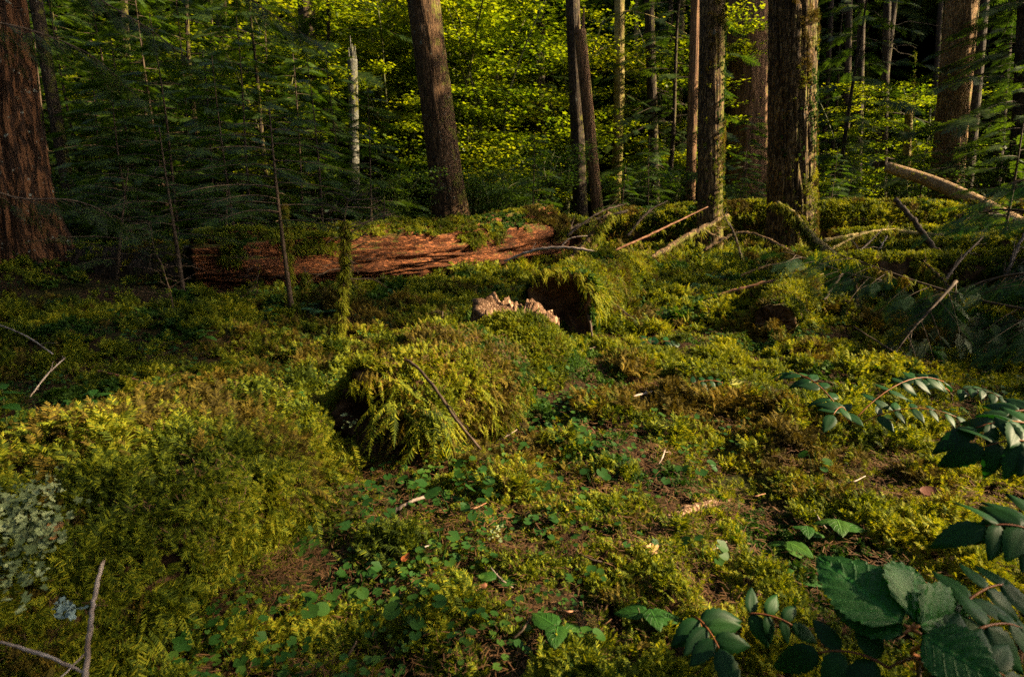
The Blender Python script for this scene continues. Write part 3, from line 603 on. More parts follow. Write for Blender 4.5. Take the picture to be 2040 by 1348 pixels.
x, y, rs = place_on_ground(8000, (.5, 12), 1.7, 5, lambda x, y: .56 - .10 * np.exp(-((x - .05) ** 2 / .5 + (y - 2.1) ** 2 / .5)) - .17 * np.exp(-((x + 1.6) ** 2 / .9 + (y - 3.0) ** 2 / .25)) - .15 * np.exp(-((y - 6.2 - .5 * x) ** 2 / .8)) * (np.abs(x) < 3))
n = len(x); P = np.stack([x, y, H(x, y)], 1)
tag(scatter('ground_cover', P, zframes(np.stack([rs.normal(0, .2, n), rs.normal(0, .2, n) - .15, np.ones(n)], 1), rs.uniform(0, 6.28, n)), rs.uniform(.55, 1.15, n) * (1 + y * .06), HERB), 'small round green leaves spread through the moss', 'ground cover', kind='stuff')
x, y, rs = place_on_ground(22000, (.4, 7), 1.5, 6, lambda x, y: .42 + 0 * x, 2.2, 53)
n = len(x); P = np.stack([x, y, H(x, y) + np.where(rs.uniform(0, 1, n) < .45, .028, .006)], 1)
tag(scatter('needle_litter', P, zframes(np.stack([rs.normal(0, .15, n), rs.normal(0, .15, n), np.ones(n)], 1), rs.uniform(0, 6.28, n)), rs.uniform(.7, 1.5, n) * (1 + y * .05), LIT), 'fallen reddish needles and bits of twig lying between the moss', 'litter', kind='stuff')

# ------------------------------------------------------------------ foliage templates
def spray(seed, L=1.0, nsec=13, needles=9, nl=.030, nw=.0075, ang=.95, droop=.16, secl=.46, coarse=False):
    """flat conifer spray along +X: rachis, side twigs alternating, needles (or a narrow serrated blade per twig when coarse)"""
    rs = np.random.default_rng(seed); V, F = [], []
    def tri(a, b, c): k = len(V); V.extend([a, b, c]); F.append((k, k + 1, k + 2))
    def P(x, y): return np.array([x, y, -droop * (x * x) / L - .35 * droop * y * y / L])
    def strip(x0, y0, x1, y1, w):
        n_ = np.array([-(y1 - y0), x1 - x0]); n_ = n_ / (np.linalg.norm(n_) + 1e-9) * w; a, b = P(x0, y0), P(x1, y1); o = np.array([n_[0], n_[1], 0])
        tri(a - o, a + o, b)
    strip(0, 0, L, 0, .006 * L)
    for i in range(nsec):
        for s in (-1, 1):
            u = (i + .5 + .25 * s) / nsec; x = L * (.06 + .92 * u); l = L * secl * (1 - u) ** .75 * rs.uniform(.75, 1.15) * min(1, .35 + u * 4); a = ang * rs.uniform(.85, 1.1)
            dx, dy = math.cos(a), s * math.sin(a)
            if coarse:
                w = .05 * L; q = 3
                for k in range(q):
                    f0, f1 = k / q, (k + 1.25) / q
                    c0, c1 = np.array([x + dx * l * f0, dy * l * f0]), np.array([x + dx * l * f1, dy * l * f1]); nn = np.array([-dy, dx]) * w * (1 - .6 * f0)
                    tri(P(*(c0 - nn)), P(*(c0 + nn)), P(*c1))
            else:
                strip(x, 0, x + dx * l, dy * l, .003 * L)
                nk = max(3, int(needles * l / (L * secl)) )
                for k in range(nk):
                    f = (k + .6) / nk; bx, by = x + dx * l * f, dy * l * f
                    for s2 in (-1, 1):
                        b = a * s + s2 * rs.uniform(.75, 1.1); nn = nl * L * rs.uniform(.7, 1.1); e = np.array([math.cos(b), math.sin(b)]); p_ = np.array([-e[1], e[0]]) * nw * L * .5
                        tri(P(bx - p_[0], by - p_[1]), P(bx + p_[0], by + p_[1]), P(bx + e[0] * nn, by + e[1] * nn) + [0, 0, rs.normal(0, .004)])
    return np.array(V), np.array(F)
SP_N = [spray(i, nsec=13, needles=10, nl=.06, nw=.012) for i in range(3)]
SP_C = [spray(10 + i, nsec=9, coarse=True) for i in range(3)]
def hemlock(seed, h, rb, n_br, blen, z0=.12, droop=.22, sp=SP_C, spl=.55, per=9, thick=.012, dead=0.0):
    """returns trunk+limb geometry and needle geometry of a conifer with drooping flat sprays"""
    rs = np.random.default_rng(seed); T, Fo = Acc(), Acc()
    lean = rs.normal(0, .02, 2)
    path = [(lean[0] * z + .03 * math.sin(z * 1.3 + seed), lean[1] * z + .03 * math.cos(z + seed), z, rb * (1 - z / (h * 1.04)) + .004) for z in np.linspace(-.1, h, 12)]
    add_tube(T, path, h / 26, 8)
    pp = np.array(path); Dm, Tm, Sm = [], [], []
    for i in range(n_br):
        f = z0 + (1 - z0) * ((i + rs.uniform(0, 1)) / n_br) ** 1.05; z = h * min(f, .99); az = i * 2.4 + rs.normal(0, .4)
        l = blen * (1 - f) ** .7 * rs.uniform(.65, 1.15) + .15 * blen; c = np.array([np.interp(z, pp[:, 2], pp[:, 0]), np.interp(z, pp[:, 2], pp[:, 1]), z])
        d = np.array([math.cos(az), math.sin(az), 0]); k = 6; t = np.linspace(0, 1, k); up = rs.uniform(.02, .22)
        B = c + d * (l * t)[:, None]; B[:, 2] += l * (up * t - droop * 1.4 * t * t) ; side = np.array([-d[1], d[0], 0]); B += side * (rs.normal(0, .09) * l * t * t)[:, None]
        add_tube(T, np.column_stack([B, thick * (l / blen) * (1 - .85 * t) + .002]), l / 5, 4, cap=False)
        if rs.uniform() < dead: continue
        for q in range(per):
            u = .18 + .82 * (q + rs.uniform(0, 1)) / per; p = np.array([np.interp(u, t, B[:, a]) for a in range(3)])
            s = 1 if q % 2 else -1; a = rs.uniform(.5, 1.0) * (1 - .7 * u); dd = d * math.cos(a) + side * s * math.sin(a); dd = dd + [0, 0, -droop * (.5 + u)]
            Dm.append(dd); Tm.append(p); Sm.append(spl * rs.uniform(.6, 1.1) * (.45 + .55 * l / blen))
    Dm, Tm, Sm = np.array(Dm), np.array(Tm), np.array(Sm); Fr = frames(Dm, spin=rs.normal(0, .35, len(Dm))) * Sm[:, None, None]
    kk = rs.integers(0, len(sp), len(Dm))
    for a in range(len(sp)):
        w = kk == a
        if w.any(): Fo.inst(sp[a][0], [sp[a][1]], Fr[w], Tm[w])
    return T, Fo
def leaf5(seed=0):
    a = np.linspace(0, 2 * np.pi, 11)[:-1]; r = np.where(np.arange(10) % 2 == 0, 1.0, .58); r[5] = .45
    V = np.column_stack([.75 + r * np.cos(a), r * np.sin(a), .12 * np.abs(np.sin(a)) - .1 * r * np.cos(a)]); V = np.vstack([[.7, 0, 0], V]); i = np.arange(1, 11)
    return V, np.column_stack([np.zeros(10, int), i, i % 10 + 1])
LEAF5 = leaf5()
def maple(seed, h, spread, n_leaf, ls=.045, tiers=26, stems=4, flat=.07):
    """thin arching stems with flat tiers of lobed leaves"""
    rs = np.random.default_rng(seed); T, Fo = Acc(), Acc(); tips = []
    for s in range(stems):
        az = rs.uniform(0, 6.28); sp_ = spread * rs.uniform(.2, .7); t = np.linspace(0, 1, 7)
        P = np.stack([math.cos(az) * sp_ * t ** 1.6, math.sin(az) * sp_ * t ** 1.6, h * rs.uniform(.75, 1) * (t - .12 * t ** 3)], 1); P[1:-1] += rs.normal(0, .05, (5, 3))
        add_tube(T, np.column_stack([P, .035 * (1 - .8 * t) + .004]), h / 14, 6)
        for k in range(tiers // stems + 1):
            u = rs.uniform(.15, 1); b = np.array([np.interp(u, t, P[:, a]) for a in range(3)]); a2 = rs.uniform(0, 6.28); l = spread * rs.uniform(.3, .75)
            e = b + [math.cos(a2) * l, math.sin(a2) * l, rs.uniform(.02, .3) * l]; pth = twig_path(b, e, .010, .003, .05 * l, .04, 5, seed * 100 + k + s * 37); add_tube(T, pth, l / 4, 4, cap=False); tips.append(pth)
    per = n_leaf // len(tips); P_, D_ = [], []
    for pth in tips:
        l = np.linalg.norm(pth[-1, :3] - pth[0, :3]); u = rs.uniform(.15, 1.08, per) ** .8; c = np.stack([np.interp(u, np.linspace(0, 1, 5), pth[:, a]) for a in range(3)], 1)
        c += rs.normal(0, 1, (per, 3)) * [l * .22, l * .22, flat * .6]; P_.append(c); D_.append(np.stack([rs.normal(0, 1, per), rs.normal(0, 1, per), rs.normal(-.15, .18, per)], 1))
    P_, D_ = np.vstack(P_), np.vstack(D_); S = ls * rs.uniform(.6, 1.3, len(P_))
    Fo.inst(LEAF5[0], [LEAF5[1]], frames(D_, spin=rs.normal(0, .25, len(P_))) * S[:, None, None], P_)
    return T, Fo

# ------------------------------------------------------------------ automatic wording: which thing, from what stands next to it
LAND = []          # (phrase, u, v)
USED = set()
def where(u, v, fam):
    """a phrase that nobody else of the family has: nearest landmarks first"""
    o = sorted(LAND, key=lambda q: (q[1] - u) ** 2 + 2.2 * (q[2] - v) ** 2)
    def rel(q):
        du, dv = u - q[1], v - q[2]
        return ('left of ' if du < 0 else 'right of ') + q[0] if abs(du) > abs(dv) * 1.1 else ('below ' if dv > 0 else 'above ') + q[0]
    for q in o[:7]:
        s = rel(q)
        if (fam, s) not in USED: USED.add((fam, s)); return s
    for q in o[:6]:
        for w in o[:6]:
            if w is q: continue
            s = 'between %s and %s' % (q[0], w[0])
            if (fam, s) not in USED and len(s.split()) < 12: USED.add((fam, s)); return s
    return 'near ' + o[0][0]

# ------------------------------------------------------------------ standing trunks
KEY = []           # (u0, u1, depth): strips of the view that nearer foliage must leave open
def big_trunk(name, u, vb, utop, wpx, mat, label, depth=None, h=24.0, flare=.5, furrow=.05, nseg=64, seed=0, bend=0.0, branches=0, cat='tree trunk', group=None, zlow=None, broken=False, moss_side=0, key=True, topcrown=False, roots=0, dead_br=0, fstep=.09):
    g = Gp(u, vb); y = depth or g[1]; x = ray(u, vb)[0] / ray(u, vb)[1] * y; r = wpx / 2 / FPX * (y * CP + .0)
    zb = float(H(x, y)); top = W(utop, 0, y); sl = (top[0] - x) / (top[2] - zb)
    root = empty(name, (x, y, zb)); tag(root, label, cat, group)
    zz = np.concatenate([np.linspace(-.35, 6.2, 28), np.linspace(7, h, 12)]) if not broken else np.linspace(-.3, broken, 16)
    def rad(z): return r * (1 - .014 * max(z, 0)) * (1 + flare * math.exp(-max(z, 0) / (r * 1.2 + .12)))
    path = np.array([(sl * z + bend * math.sin(z * .45), .02 * math.sin(z * .7 + seed) * (1 if bend else .5), z, max(rad(z), .03)) for z in zz])
    def disp(th, s):
        rg = 1 - np.abs(2 * fbm(np.cos(th) * 5.5 + seed, np.sin(th) * 5.5, s * .8, seed + 3, 3) - 1)
        d = 1 + .10 * (fbm(np.cos(th) * 1.2, np.sin(th) * 1.2, s * .35, seed, 2) - .5) - furrow * rg ** 5 + furrow * .9 * (fbm(np.cos(th) * 14, np.sin(th) * 14, s * 4, seed + 8, 3) - .5)
        if roots: d = d + np.exp(-np.clip(s - .3, 0, None) / .45) * .42 * np.clip(np.cos(th * roots + seed), 0, 1) ** 2
        return d
    A = Acc(); add_tube(A, path, fstep, nseg, disp)
    if dead_br:
        rs = np.random.default_rng(seed + 9)
        for q in range(dead_br):
            z = rs.uniform(1.0, 8.5); a = rs.uniform(0, 6.28); l = rs.uniform(.3, 1.5); c = np.array([sl * z, 0, z]); d = np.array([math.cos(a), math.sin(a), rs.uniform(-.5, .15)])
            add_tube(A, twig_path(c, c + d * l, .018, .005, .08, .05, 6, seed * 50 + q), .1, 5)
    if branches:
        T, Fo = A, Acc(); rs = np.random.default_rng(seed + 2); D_, T_, S_ = [], [], []
        for q in range(branches):
            z = rs.uniform(2.2, 12); a = rs.uniform(0, 6.28); l = rs.uniform(1.0, 2.6); c = np.array([sl * z, 0, z]); t = np.linspace(0, 1, 6)
            d = np.array([math.cos(a), math.sin(a), 0]); Bp = c + d * (l * t)[:, None]; Bp[:, 2] -= l * .45 * t ** 1.6; add_tube(T, np.column_stack([Bp, .022 * (1 - .8 * t) + .003]), l / 6, 4, cap=False)
            for w in range(11):
                uu = rs.uniform(.2, 1); T_.append([np.interp(uu, t, Bp[:, k]) for k in range(3)]); sd = np.array([-d[1], d[0], 0]) * rs.choice([-1, 1]); D_.append(d * .7 + sd * rs.uniform(.1, .9) + [0, 0, -.45]); S_.append(rs.uniform(.35, .7))
        D_, T_, S_ = map(np.array, (D_, T_, S_)); Fo.inst(SP_C[0][0], [SP_C[0][1]], frames(D_) * S_[:, None, None], T_)
        Fo.obj('crown', M['hem'], root)
    A.obj('trunk', mat, root, smooth=True)
    if broken:   # torn spike on top
        B = Acc(); rs = np.random.default_rng(seed + 5); e = path[-1]
        for q in range(9):
            a = rs.uniform(0, 6.28); rr = e[3] * .75; c = e[:3] + [math.cos(a) * rr, math.sin(a) * rr, -.1]; hh_ = rs.uniform(.1, .55)
            add_tube(B, [tuple(c) + (rr * .38,), (c[0] * .98 + e[0] * .02, c[1], c[2] + .1 + hh_, .006)], .1, 5)
        B.obj('torn_top', mat, root)
    if moss_side:
        k = moss_side; z = RNG.uniform(.0, 5.0, k) ** 1; a = RNG.normal(-.35, .75, k); rr = np.array([rad(q) for q in z])
        Pm = np.stack([sl * z + bend * np.sin(z * .45) + rr * np.cos(a), rr * np.sin(a), z], 1); kp = fbm(Pm[:, 0] * 9, Pm[:, 1] * 9, z * 4, seed, 3) > .40 + .03 * z; Pm, a = Pm[kp], a[kp]
        nn = np.stack([np.cos(a), np.sin(a), np.full(len(a), -.35)], 1) + RNG.normal(0, .25, (len(a), 3))
        scatter('moss', Pm, zframes(nn, RNG.uniform(0, 6.28, len(a))), RNG.uniform(.8, 1.5, len(a)), MOSS, root, pick_moss(Pm, .4))
    if key: KEY.append((min(u, utop) - wpx * .8, max(u, utop) + wpx * .8, y))
    LAND.append((key if isinstance(key, str) else label.split(',')[0][:40], (u + utop) / 2, vb - 60)) if isinstance(key, str) else None
    return root
big_trunk('old_fir_tree', 18, 592, -50, 165, M['bark_red'], 'massive old trunk with deeply furrowed orange brown bark at the left edge', depth=6.4, flare=.42, furrow=.16, nseg=150, seed=1, fstep=.05, roots=5, key='the massive orange trunk', cat='tree')
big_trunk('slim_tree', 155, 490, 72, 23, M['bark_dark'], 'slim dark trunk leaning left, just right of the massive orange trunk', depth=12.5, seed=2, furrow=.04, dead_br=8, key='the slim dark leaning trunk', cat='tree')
big_trunk('white_snag', 706, 455, 695, 20, M['bark_birch'], 'pale white barked dead trunk broken off at mid height, among dark hemlock', depth=15.5, seed=3, broken=4.25, bend=.05, flare=.15, furrow=.05, key='the white trunk', cat='dead tree')
big_trunk('leaning_tree', 905, 452, 843, 66, M['bark_brown'], 'thick brown trunk leaning left behind the long red rotten log', depth=14.5, seed=4, flare=.55, furrow=.06, nseg=90, key='the thick leaning trunk', cat='tree')
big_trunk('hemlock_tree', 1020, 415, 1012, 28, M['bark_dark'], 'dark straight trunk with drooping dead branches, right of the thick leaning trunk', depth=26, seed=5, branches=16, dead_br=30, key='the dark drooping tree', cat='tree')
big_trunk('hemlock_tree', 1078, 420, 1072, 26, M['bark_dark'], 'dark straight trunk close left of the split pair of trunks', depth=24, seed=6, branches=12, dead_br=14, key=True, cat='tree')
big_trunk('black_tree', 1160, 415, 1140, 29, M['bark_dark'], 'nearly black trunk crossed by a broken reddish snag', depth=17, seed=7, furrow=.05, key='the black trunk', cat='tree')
big_trunk('broken_snag', 1198, 412, 1149, 24, M['bark_cedar'], 'reddish broken snag leaning across the black trunk', depth=16, seed=8, broken=5.05, flare=.2, furrow=.08, key='the reddish snag', cat='dead tree')
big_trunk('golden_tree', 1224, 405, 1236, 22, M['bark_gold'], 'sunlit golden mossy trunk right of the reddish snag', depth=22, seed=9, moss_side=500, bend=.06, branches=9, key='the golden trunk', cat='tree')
big_trunk('dark_tree', 1310, 395, 1293, 20, M['bark_dark'], 'dark trunk with drooping dead branches midway between golden trunk and mossy trunk', depth=22, seed=10, dead_br=22, branches=8, key='the dark twiggy trunk', cat='tree')
big_trunk('reddish_tree', 1376, 420, 1386, 20, M['bark_cedar'], 'slim reddish trunk close left of the narrower mossy trunk', depth=19, seed=11, key=True, cat='tree')
big_trunk('mossy_tree', 1414, 500, 1419, 50, M['bark_moss'], 'narrower of the two nearest mossy trunks, green at its foot', depth=10.8, seed=12, furrow=.06, nseg=90, moss_side=1100, flare=.25, key='the narrower mossy trunk', cat='tree')
big_trunk('cedar_tree', 1490, 418, 1490, 84, M['bark_cedar'], 'huge reddish brown cedar trunk standing between the two mossy trunks', depth=25, seed=13, furrow=.06, nseg=90, flare=.2, key='the huge cedar', cat='tree')
big_trunk('mossy_tree', 1577, 492, 1579, 90, M['bark_moss'], 'thickest mossy trunk with coarse bark, moss down its right side', depth=11.2, seed=14, furrow=.13, nseg=150, moss_side=2400, flare=.14, key='the thick mossy trunk', cat='tree', fstep=.06)
for i, (u, vb, ut, w, d, lb) in enumerate([(1686, 405, 1692, 13, 24, 'thin dark trunk nearest the thick mossy trunk'), (1712, 410, 1717, 15, 21, 'thin dark trunk second from the thick mossy trunk'), (1738, 400, 1782, 13, 22, 'thin dark trunk leaning strongly right'), (1764, 402, 1768, 14, 20, 'thin dark upright trunk with the leaning thin trunk crossing before it')]):
    big_trunk('thin_tree', u, vb, ut, w, M['bark_dark'], lb, depth=d, seed=20 + i, flare=.3, dead_br=12, cat='tree', group='thin dark trunks on the right', branches=5 if i % 2 else 0)
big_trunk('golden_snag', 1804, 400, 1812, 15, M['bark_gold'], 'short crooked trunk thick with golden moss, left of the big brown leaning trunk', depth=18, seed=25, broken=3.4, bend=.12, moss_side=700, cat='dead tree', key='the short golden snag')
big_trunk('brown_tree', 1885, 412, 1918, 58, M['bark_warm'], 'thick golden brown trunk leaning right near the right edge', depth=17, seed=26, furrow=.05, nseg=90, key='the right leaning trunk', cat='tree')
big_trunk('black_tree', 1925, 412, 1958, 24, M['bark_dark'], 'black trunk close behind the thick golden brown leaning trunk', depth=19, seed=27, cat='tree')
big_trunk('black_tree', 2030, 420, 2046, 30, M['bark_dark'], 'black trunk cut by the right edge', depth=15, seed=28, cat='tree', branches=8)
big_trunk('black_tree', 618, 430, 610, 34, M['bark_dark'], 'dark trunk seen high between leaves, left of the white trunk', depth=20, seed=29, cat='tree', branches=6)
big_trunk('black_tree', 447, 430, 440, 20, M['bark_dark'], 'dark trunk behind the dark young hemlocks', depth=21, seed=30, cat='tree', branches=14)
for i, (u, w, d, lb) in enumerate([(1350, 12, 27, 'thin pale trunk just left of the slim reddish trunk'), (1262, 10, 26, 'thin trunk just right of the golden trunk'), (1327, 11, 28, 'thin trunk right of the dark twiggy trunk'), (1638, 10, 27, 'thin trunk hard by the thick mossy trunk'), (268, 16, 24, 'thin trunk between massive trunk and young hemlocks'), (965, 12, 27, 'thin trunk right of the thick leaning trunk'), (1850, 10, 25, 'thin trunk left of the right leaning trunk'), (1985, 16, 22, 'thin dark trunk by the right edge')]):
    big_trunk('far_tree', u, 410, u + (u - 1020) * .03, w, M['bark_gold'] if i in (0, 1) else M['bark_dark'], lb, depth=d, seed=40 + i, flare=.3, cat='tree', group='thin trunks far behind', key=False, dead_br=6)
LAND += [('the pale stump', 1010, 630), ('the arching twig', 850, 780), ('the upright pale stick', 200, 1180), ('the hollow log end', 1110, 630), ('the red log', 650, 540), ('the fallen maple leaf', 1295, 1090), ('the fallen white leaf', 1865, 1065),
         ('the dark fallen bough', 1780, 590), ('the thin sawn log', 1540, 640), ('the moss fringed hollow', 760, 880), ('the lichen patch', 60, 1020), ('the rotten wood sliver', 1400, 1010), ('the red tipped stick', 920, 1185), ('the big thimble leaves', 1760, 1200)]

# ------------------------------------------------------------------ forest behind: conifers and leafy understorey, each a tree of its own
protos = {}
def proto(kind, i):
    if (kind, i) in protos: return protos[(kind, i)]
    if kind == 'hemlock': T, Fo = hemlock(200 + i, 7.5 + i, .075, 64, 2.3, per=10, spl=.62); mt, mf = M['bark_dark'], M['hem']
    elif kind == 'young_hemlock': T, Fo = hemlock(300 + i, 3.6, .03, 40, 1.25, per=9, spl=.42, z0=.08, thick=.008, droop=.15); mt, mf = M['twig'], M['hem_young']
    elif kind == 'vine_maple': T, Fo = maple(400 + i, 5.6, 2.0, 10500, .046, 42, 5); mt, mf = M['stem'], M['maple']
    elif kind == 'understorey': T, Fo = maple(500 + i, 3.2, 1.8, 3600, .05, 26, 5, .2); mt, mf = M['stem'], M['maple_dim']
    V1, F1 = T.data(); V2, F2 = Fo.data()
    protos[(kind, i)] = (mesh_data('trunk', V1, F1, mt, True), mesh_data('crown', V2, F2, mf)); return protos[(kind, i)]
WORD = {'hemlock': ('hemlock_tree', 'hemlock with drooping sprays', 'tree'), 'young_hemlock': ('young_hemlock', 'young feathery hemlock', 'young tree'),
        'vine_maple': ('vine_maple', 'bright leaved vine maple', 'tree'), 'understorey': ('leafy_shrub', 'dim green leafy shrub', 'shrub')}
GRP = {'hemlock': 'hemlocks in the forest behind', 'young_hemlock': 'young hemlocks under the big trees', 'vine_maple': 'vine maples lit by the sun', 'understorey': 'leafy shrubs under the trees'}
placed = []
def put_tree(kind, i, u, y, s=1.0, rz=None, zoff=0.0, name=None, label=None, group=True):
    x = ray(u, 400)[0] / ray(u, 400)[1] * y; nm, ph, ct = WORD[kind]; z = float(H(x, y)) + zoff
    root = empty(name or nm, (x, y, z), random.uniform(0, 6.28) if rz is None else rz); root.scale = (s, s, s * random.uniform(.92, 1.1))
    mt, mf = proto(kind, i)
    for nm2, me in (('trunk', mt), ('crown', mf)):
        o = bpy.data.objects.new(nm2, me); COL.objects.link(o); o.parent = root
    placed.append((root, kind, u, y, ph, ct, label)); return root
# conifer wall
rs = np.random.default_rng(12)
for row, (y0, n_, k, s0) in enumerate([(15.5, 9, 'hemlock', .8), (20, 14, 'hemlock', 1.0), (26, 18, 'hemlock', 1.35), (33, 22, 'hemlock', 1.8)]):
    for q in range(n_):
        u = -160 + 2380 * (q + rs.uniform(.1, .9)) / n_; y = y0 + rs.uniform(-2, 2.5)
        if any(a - 30 < u < b + 30 and y < d + .8 for a, b, d in KEY): continue
        if y < 24 and (740 < u < 1290) : continue
        if y < 19 and 30 < u < 260: continue
        put_tree(k, int(rs.integers(0, 3)), u, y, s0 * rs.uniform(.8, 1.2))
# sunlit maples and other leafy trees
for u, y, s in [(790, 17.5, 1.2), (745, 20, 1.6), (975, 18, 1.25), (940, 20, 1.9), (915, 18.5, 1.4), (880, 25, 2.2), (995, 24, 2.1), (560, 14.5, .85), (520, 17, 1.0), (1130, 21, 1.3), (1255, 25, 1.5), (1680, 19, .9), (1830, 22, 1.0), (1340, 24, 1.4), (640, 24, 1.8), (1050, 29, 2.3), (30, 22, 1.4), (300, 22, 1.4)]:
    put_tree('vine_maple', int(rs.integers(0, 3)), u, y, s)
for u, y, s in [(1090, 25.5, 1.3), (400, 16, 1.2), (660, 17.5, 1.2), (1660, 17, .9), (2005, 15, 1.3), (1330, 20, 1.2)]:
    put_tree('hemlock', int(rs.integers(0, 3)), u, y, s)
for u, y, s in [(110, 13.8, .85), (170, 15.5, 1.0), (210, 14, .7), (270, 12.5, .8), (60, 17, 1.3), (250, 18, 1.3)]:
    put_tree('young_hemlock', int(rs.integers(0, 3)), u, y, s * 1.5)
for u, y, s in [(350, 10.5, 1.0), (430, 12, 1.1), (250, 9.8, .85), (500, 11.5, 1.05), (640, 11, .9), (600, 13, 1.1), (740, 12.3, .8), (390, 14, 1.4), (540, 15.5, 1.5), (330, 13, 1.3), (680, 14.5, 1.1), (460, 9.3, .8), (1480, 17, .9), (1475, 14.2, .62), (1655, 12.9, .55), (1690, 14, .62), (1830, 15.5, .7), (2010, 9.5, .75), (1290, 15, .7), (1240, 14, .5), (1060, 13.5, .7)]:
    put_tree('young_hemlock', int(rs.integers(0, 3)), u, y, s)
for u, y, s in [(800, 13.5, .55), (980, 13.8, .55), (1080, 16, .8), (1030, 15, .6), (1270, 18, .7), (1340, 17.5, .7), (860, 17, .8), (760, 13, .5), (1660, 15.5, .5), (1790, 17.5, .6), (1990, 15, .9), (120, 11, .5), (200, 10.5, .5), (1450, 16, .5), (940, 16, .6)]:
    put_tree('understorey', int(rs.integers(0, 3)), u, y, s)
for x_, y_, s_ in [(7.2, -.7, .8), (11.5, -1.6, .9)]:     # added unseen outside the frame on the right, to dapple the moss
    put_tree('hemlock', int(rs.integers(0, 3)), 1020 + FPX * CP * x_ / y_ * 1.0, y_, s_)
    placed[-1][0].location = (x_, y_, float(H(x_, y_)))
for k in WORD:      # labels: which one, told from its neighbours
    fam = [p for p in placed if p[1] == k]
    for root, kind, u, y, ph, ct, lab in sorted(fam, key=lambda p: p[3]):
        size = ('tall ' if y > 30 else '') 
        tag(root, lab or (('far ' if y > 24 else '') + ph + ', ' + where(u, 330 if k == 'hemlock' else 380, k + ('f' if y > 24 else ''))), ct, GRP[k])

# far wood and canopy: nobody could count these
def clump(seed, n=60, r=1.0, sp=SP_C):
    rs = np.random.default_rng(seed); A = Acc(); c = rs.normal(0, .42, (n, 3)) * r * [1, 1, .45]; d = np.stack([rs.normal(0, 1, n), rs.normal(0, 1, n), rs.normal(-.35, .25, n)], 1)
    A.inst(sp[0][0], [sp[0][1]], frames(d, spin=rs.normal(0, .4, n)) * rs.uniform(.35, .7, n)[:, None, None] * r, c); return A.data()
CL = [src('foliage_clump', clump(i), M['far']) for i in range(4)]
n = 12000; rr_ = RNG.uniform(36, 60, n); aa_ = np.where(RNG.uniform(0, 1, n) < .6, RNG.uniform(-.85, .85, n), RNG.uniform(.85, 2 * np.pi - .85, n)); xs = rr_ * np.sin(aa_); ys = rr_ * np.cos(aa_); front = np.cos(aa_) > .6
rr_ = np.where(front, rr_, rr_ * .55 + 4); xs = rr_ * np.sin(aa_); ys = rr_ * np.cos(aa_); zs = H(xs, ys) + RNG.uniform(0, 1, n) ** 1.1 * np.where(front, 26, np.where(np.abs(aa_ - SUN_AZ) < .9, 2.5, 13))
k = fbm(xs * .25, ys * .25, zs * .25, 91, 3) > .38; xs, ys, zs = xs[k], ys[k], zs[k]; n = len(xs)
tag(scatter('far_forest', np.stack([xs, ys, zs], 1), zframes(np.tile([0, 0, 1.], (n, 1)) + RNG.normal(0, .2, (n, 3)), RNG.uniform(0, 6.28, n)), RNG.uniform(1.5, 3.2, n), CL), 'far wall of forest foliage closing off the view', 'forest', kind='stuff')
# unseen canopy, its gaps cut along the sun's rays to light chosen places
LIT = [(Gp(1000, 880), 1.0), (Gp(850, 820, .2), .5), (Gp(420, 900, .3), .6), (Gp(560, 850, .3), .4), (Gp(300, 1050, .3), .35), (Gp(1500, 790), 1.1), (Gp(1650, 1000), .55), (Gp(1150, 620, .3), 1.3), (Gp(1010, 640, .3), .8), (Gp(1000, 720, .2), .7), (Gp(675, 640, .2), .5), (Gp(1230, 570, .3), .8), (Gp(1560, 620, .3), .9), (Gp(1450, 680), .8), (Gp(1350, 600, .2), .9), (Gp(1600, 600, .2), .7), (Gp(1100, 1150), .35), (Gp(1800, 1120), .5),
       (np.array([7., 12, .7]), 2.8), (np.array([9.5, 11.5, .7]), 2.0), (np.array([5.6, 8.6, .3]), 1.3), (np.array([6.4, 9.8, .4]), 1.3), (np.array([5.3, 11, 2.2]), 1.6), (np.array([3.7, 10.8, 3.0]), 1.3), (np.array([-.7, 8.0, .4]), 1.2), (np.array([-2.2, 7.2, .3]), 1.0),       (W(950, 120, 20), 3.2), (W(1720, 1180, .85), .35), (W(1000, 60, 24), 2.2), (W(760, 120, 20), 1.6), (W(800, 280, 18), 1.5), (W(960, 300, 19), 1.6), (W(130, 340, 14.5), 1.5), (W(210, 280, 15), 1.0), (W(560, 190, 15), 1.1), (W(1230, 200, 22), 2.0), (W(1230, 330, 22), 1.3), (W(1900, 200, 17), 2.0), (W(1890, 60, 17), 1.5), (W(1700, 250, 19), 1.5),
       (W(1490, 250, 25), 2.0), (W(1490, 80, 25), 1.5), (W(700, 330, 15.5), .6), (W(1800, 300, 20), 1.2), (W(1580, 100, 11), 1.5), (Gp(350, 690, .2), .5), (Gp(540, 660, .1), .5), (W(1190, 250, 16), .9), (W(1830, 370, 12.6), .8), (W(900, 60, 26), 2.5), (W(1000, 200, 28), 2.0), (W(1330, 150, 24), 1.5), (W(1750, 120, 26), 2.0)]
def canopy(n, seed, zr, half, cover):
    rs = np.random.default_rng(seed); x = rs.uniform(-32, 62, n); y = rs.uniform(-26, 28, n); z = rs.uniform(zr[0], zr[1], n)
    k = fbm(x * .22, y * .22, 0, seed, 3) > cover; P = np.stack([x, y, z], 1)[k]; dens = np.ones(len(P), bool)
    for p, r in LIT:
        t = (P - p) @ SUNV; q = np.linalg.norm(P - p - t[:, None] * SUNV, axis=1); dens &= ~((q < r + half + rs.uniform(-.6, .2, len(P))) & (t > 0) & (rs.uniform(0, 1, len(P)) < .93))
    return P[dens]
P = canopy(3600, 61, (12.5, 19), .25, .47); P = P[(P[:, 1] < 9) | (RNG.uniform(0, 1, len(P)) < .10)]
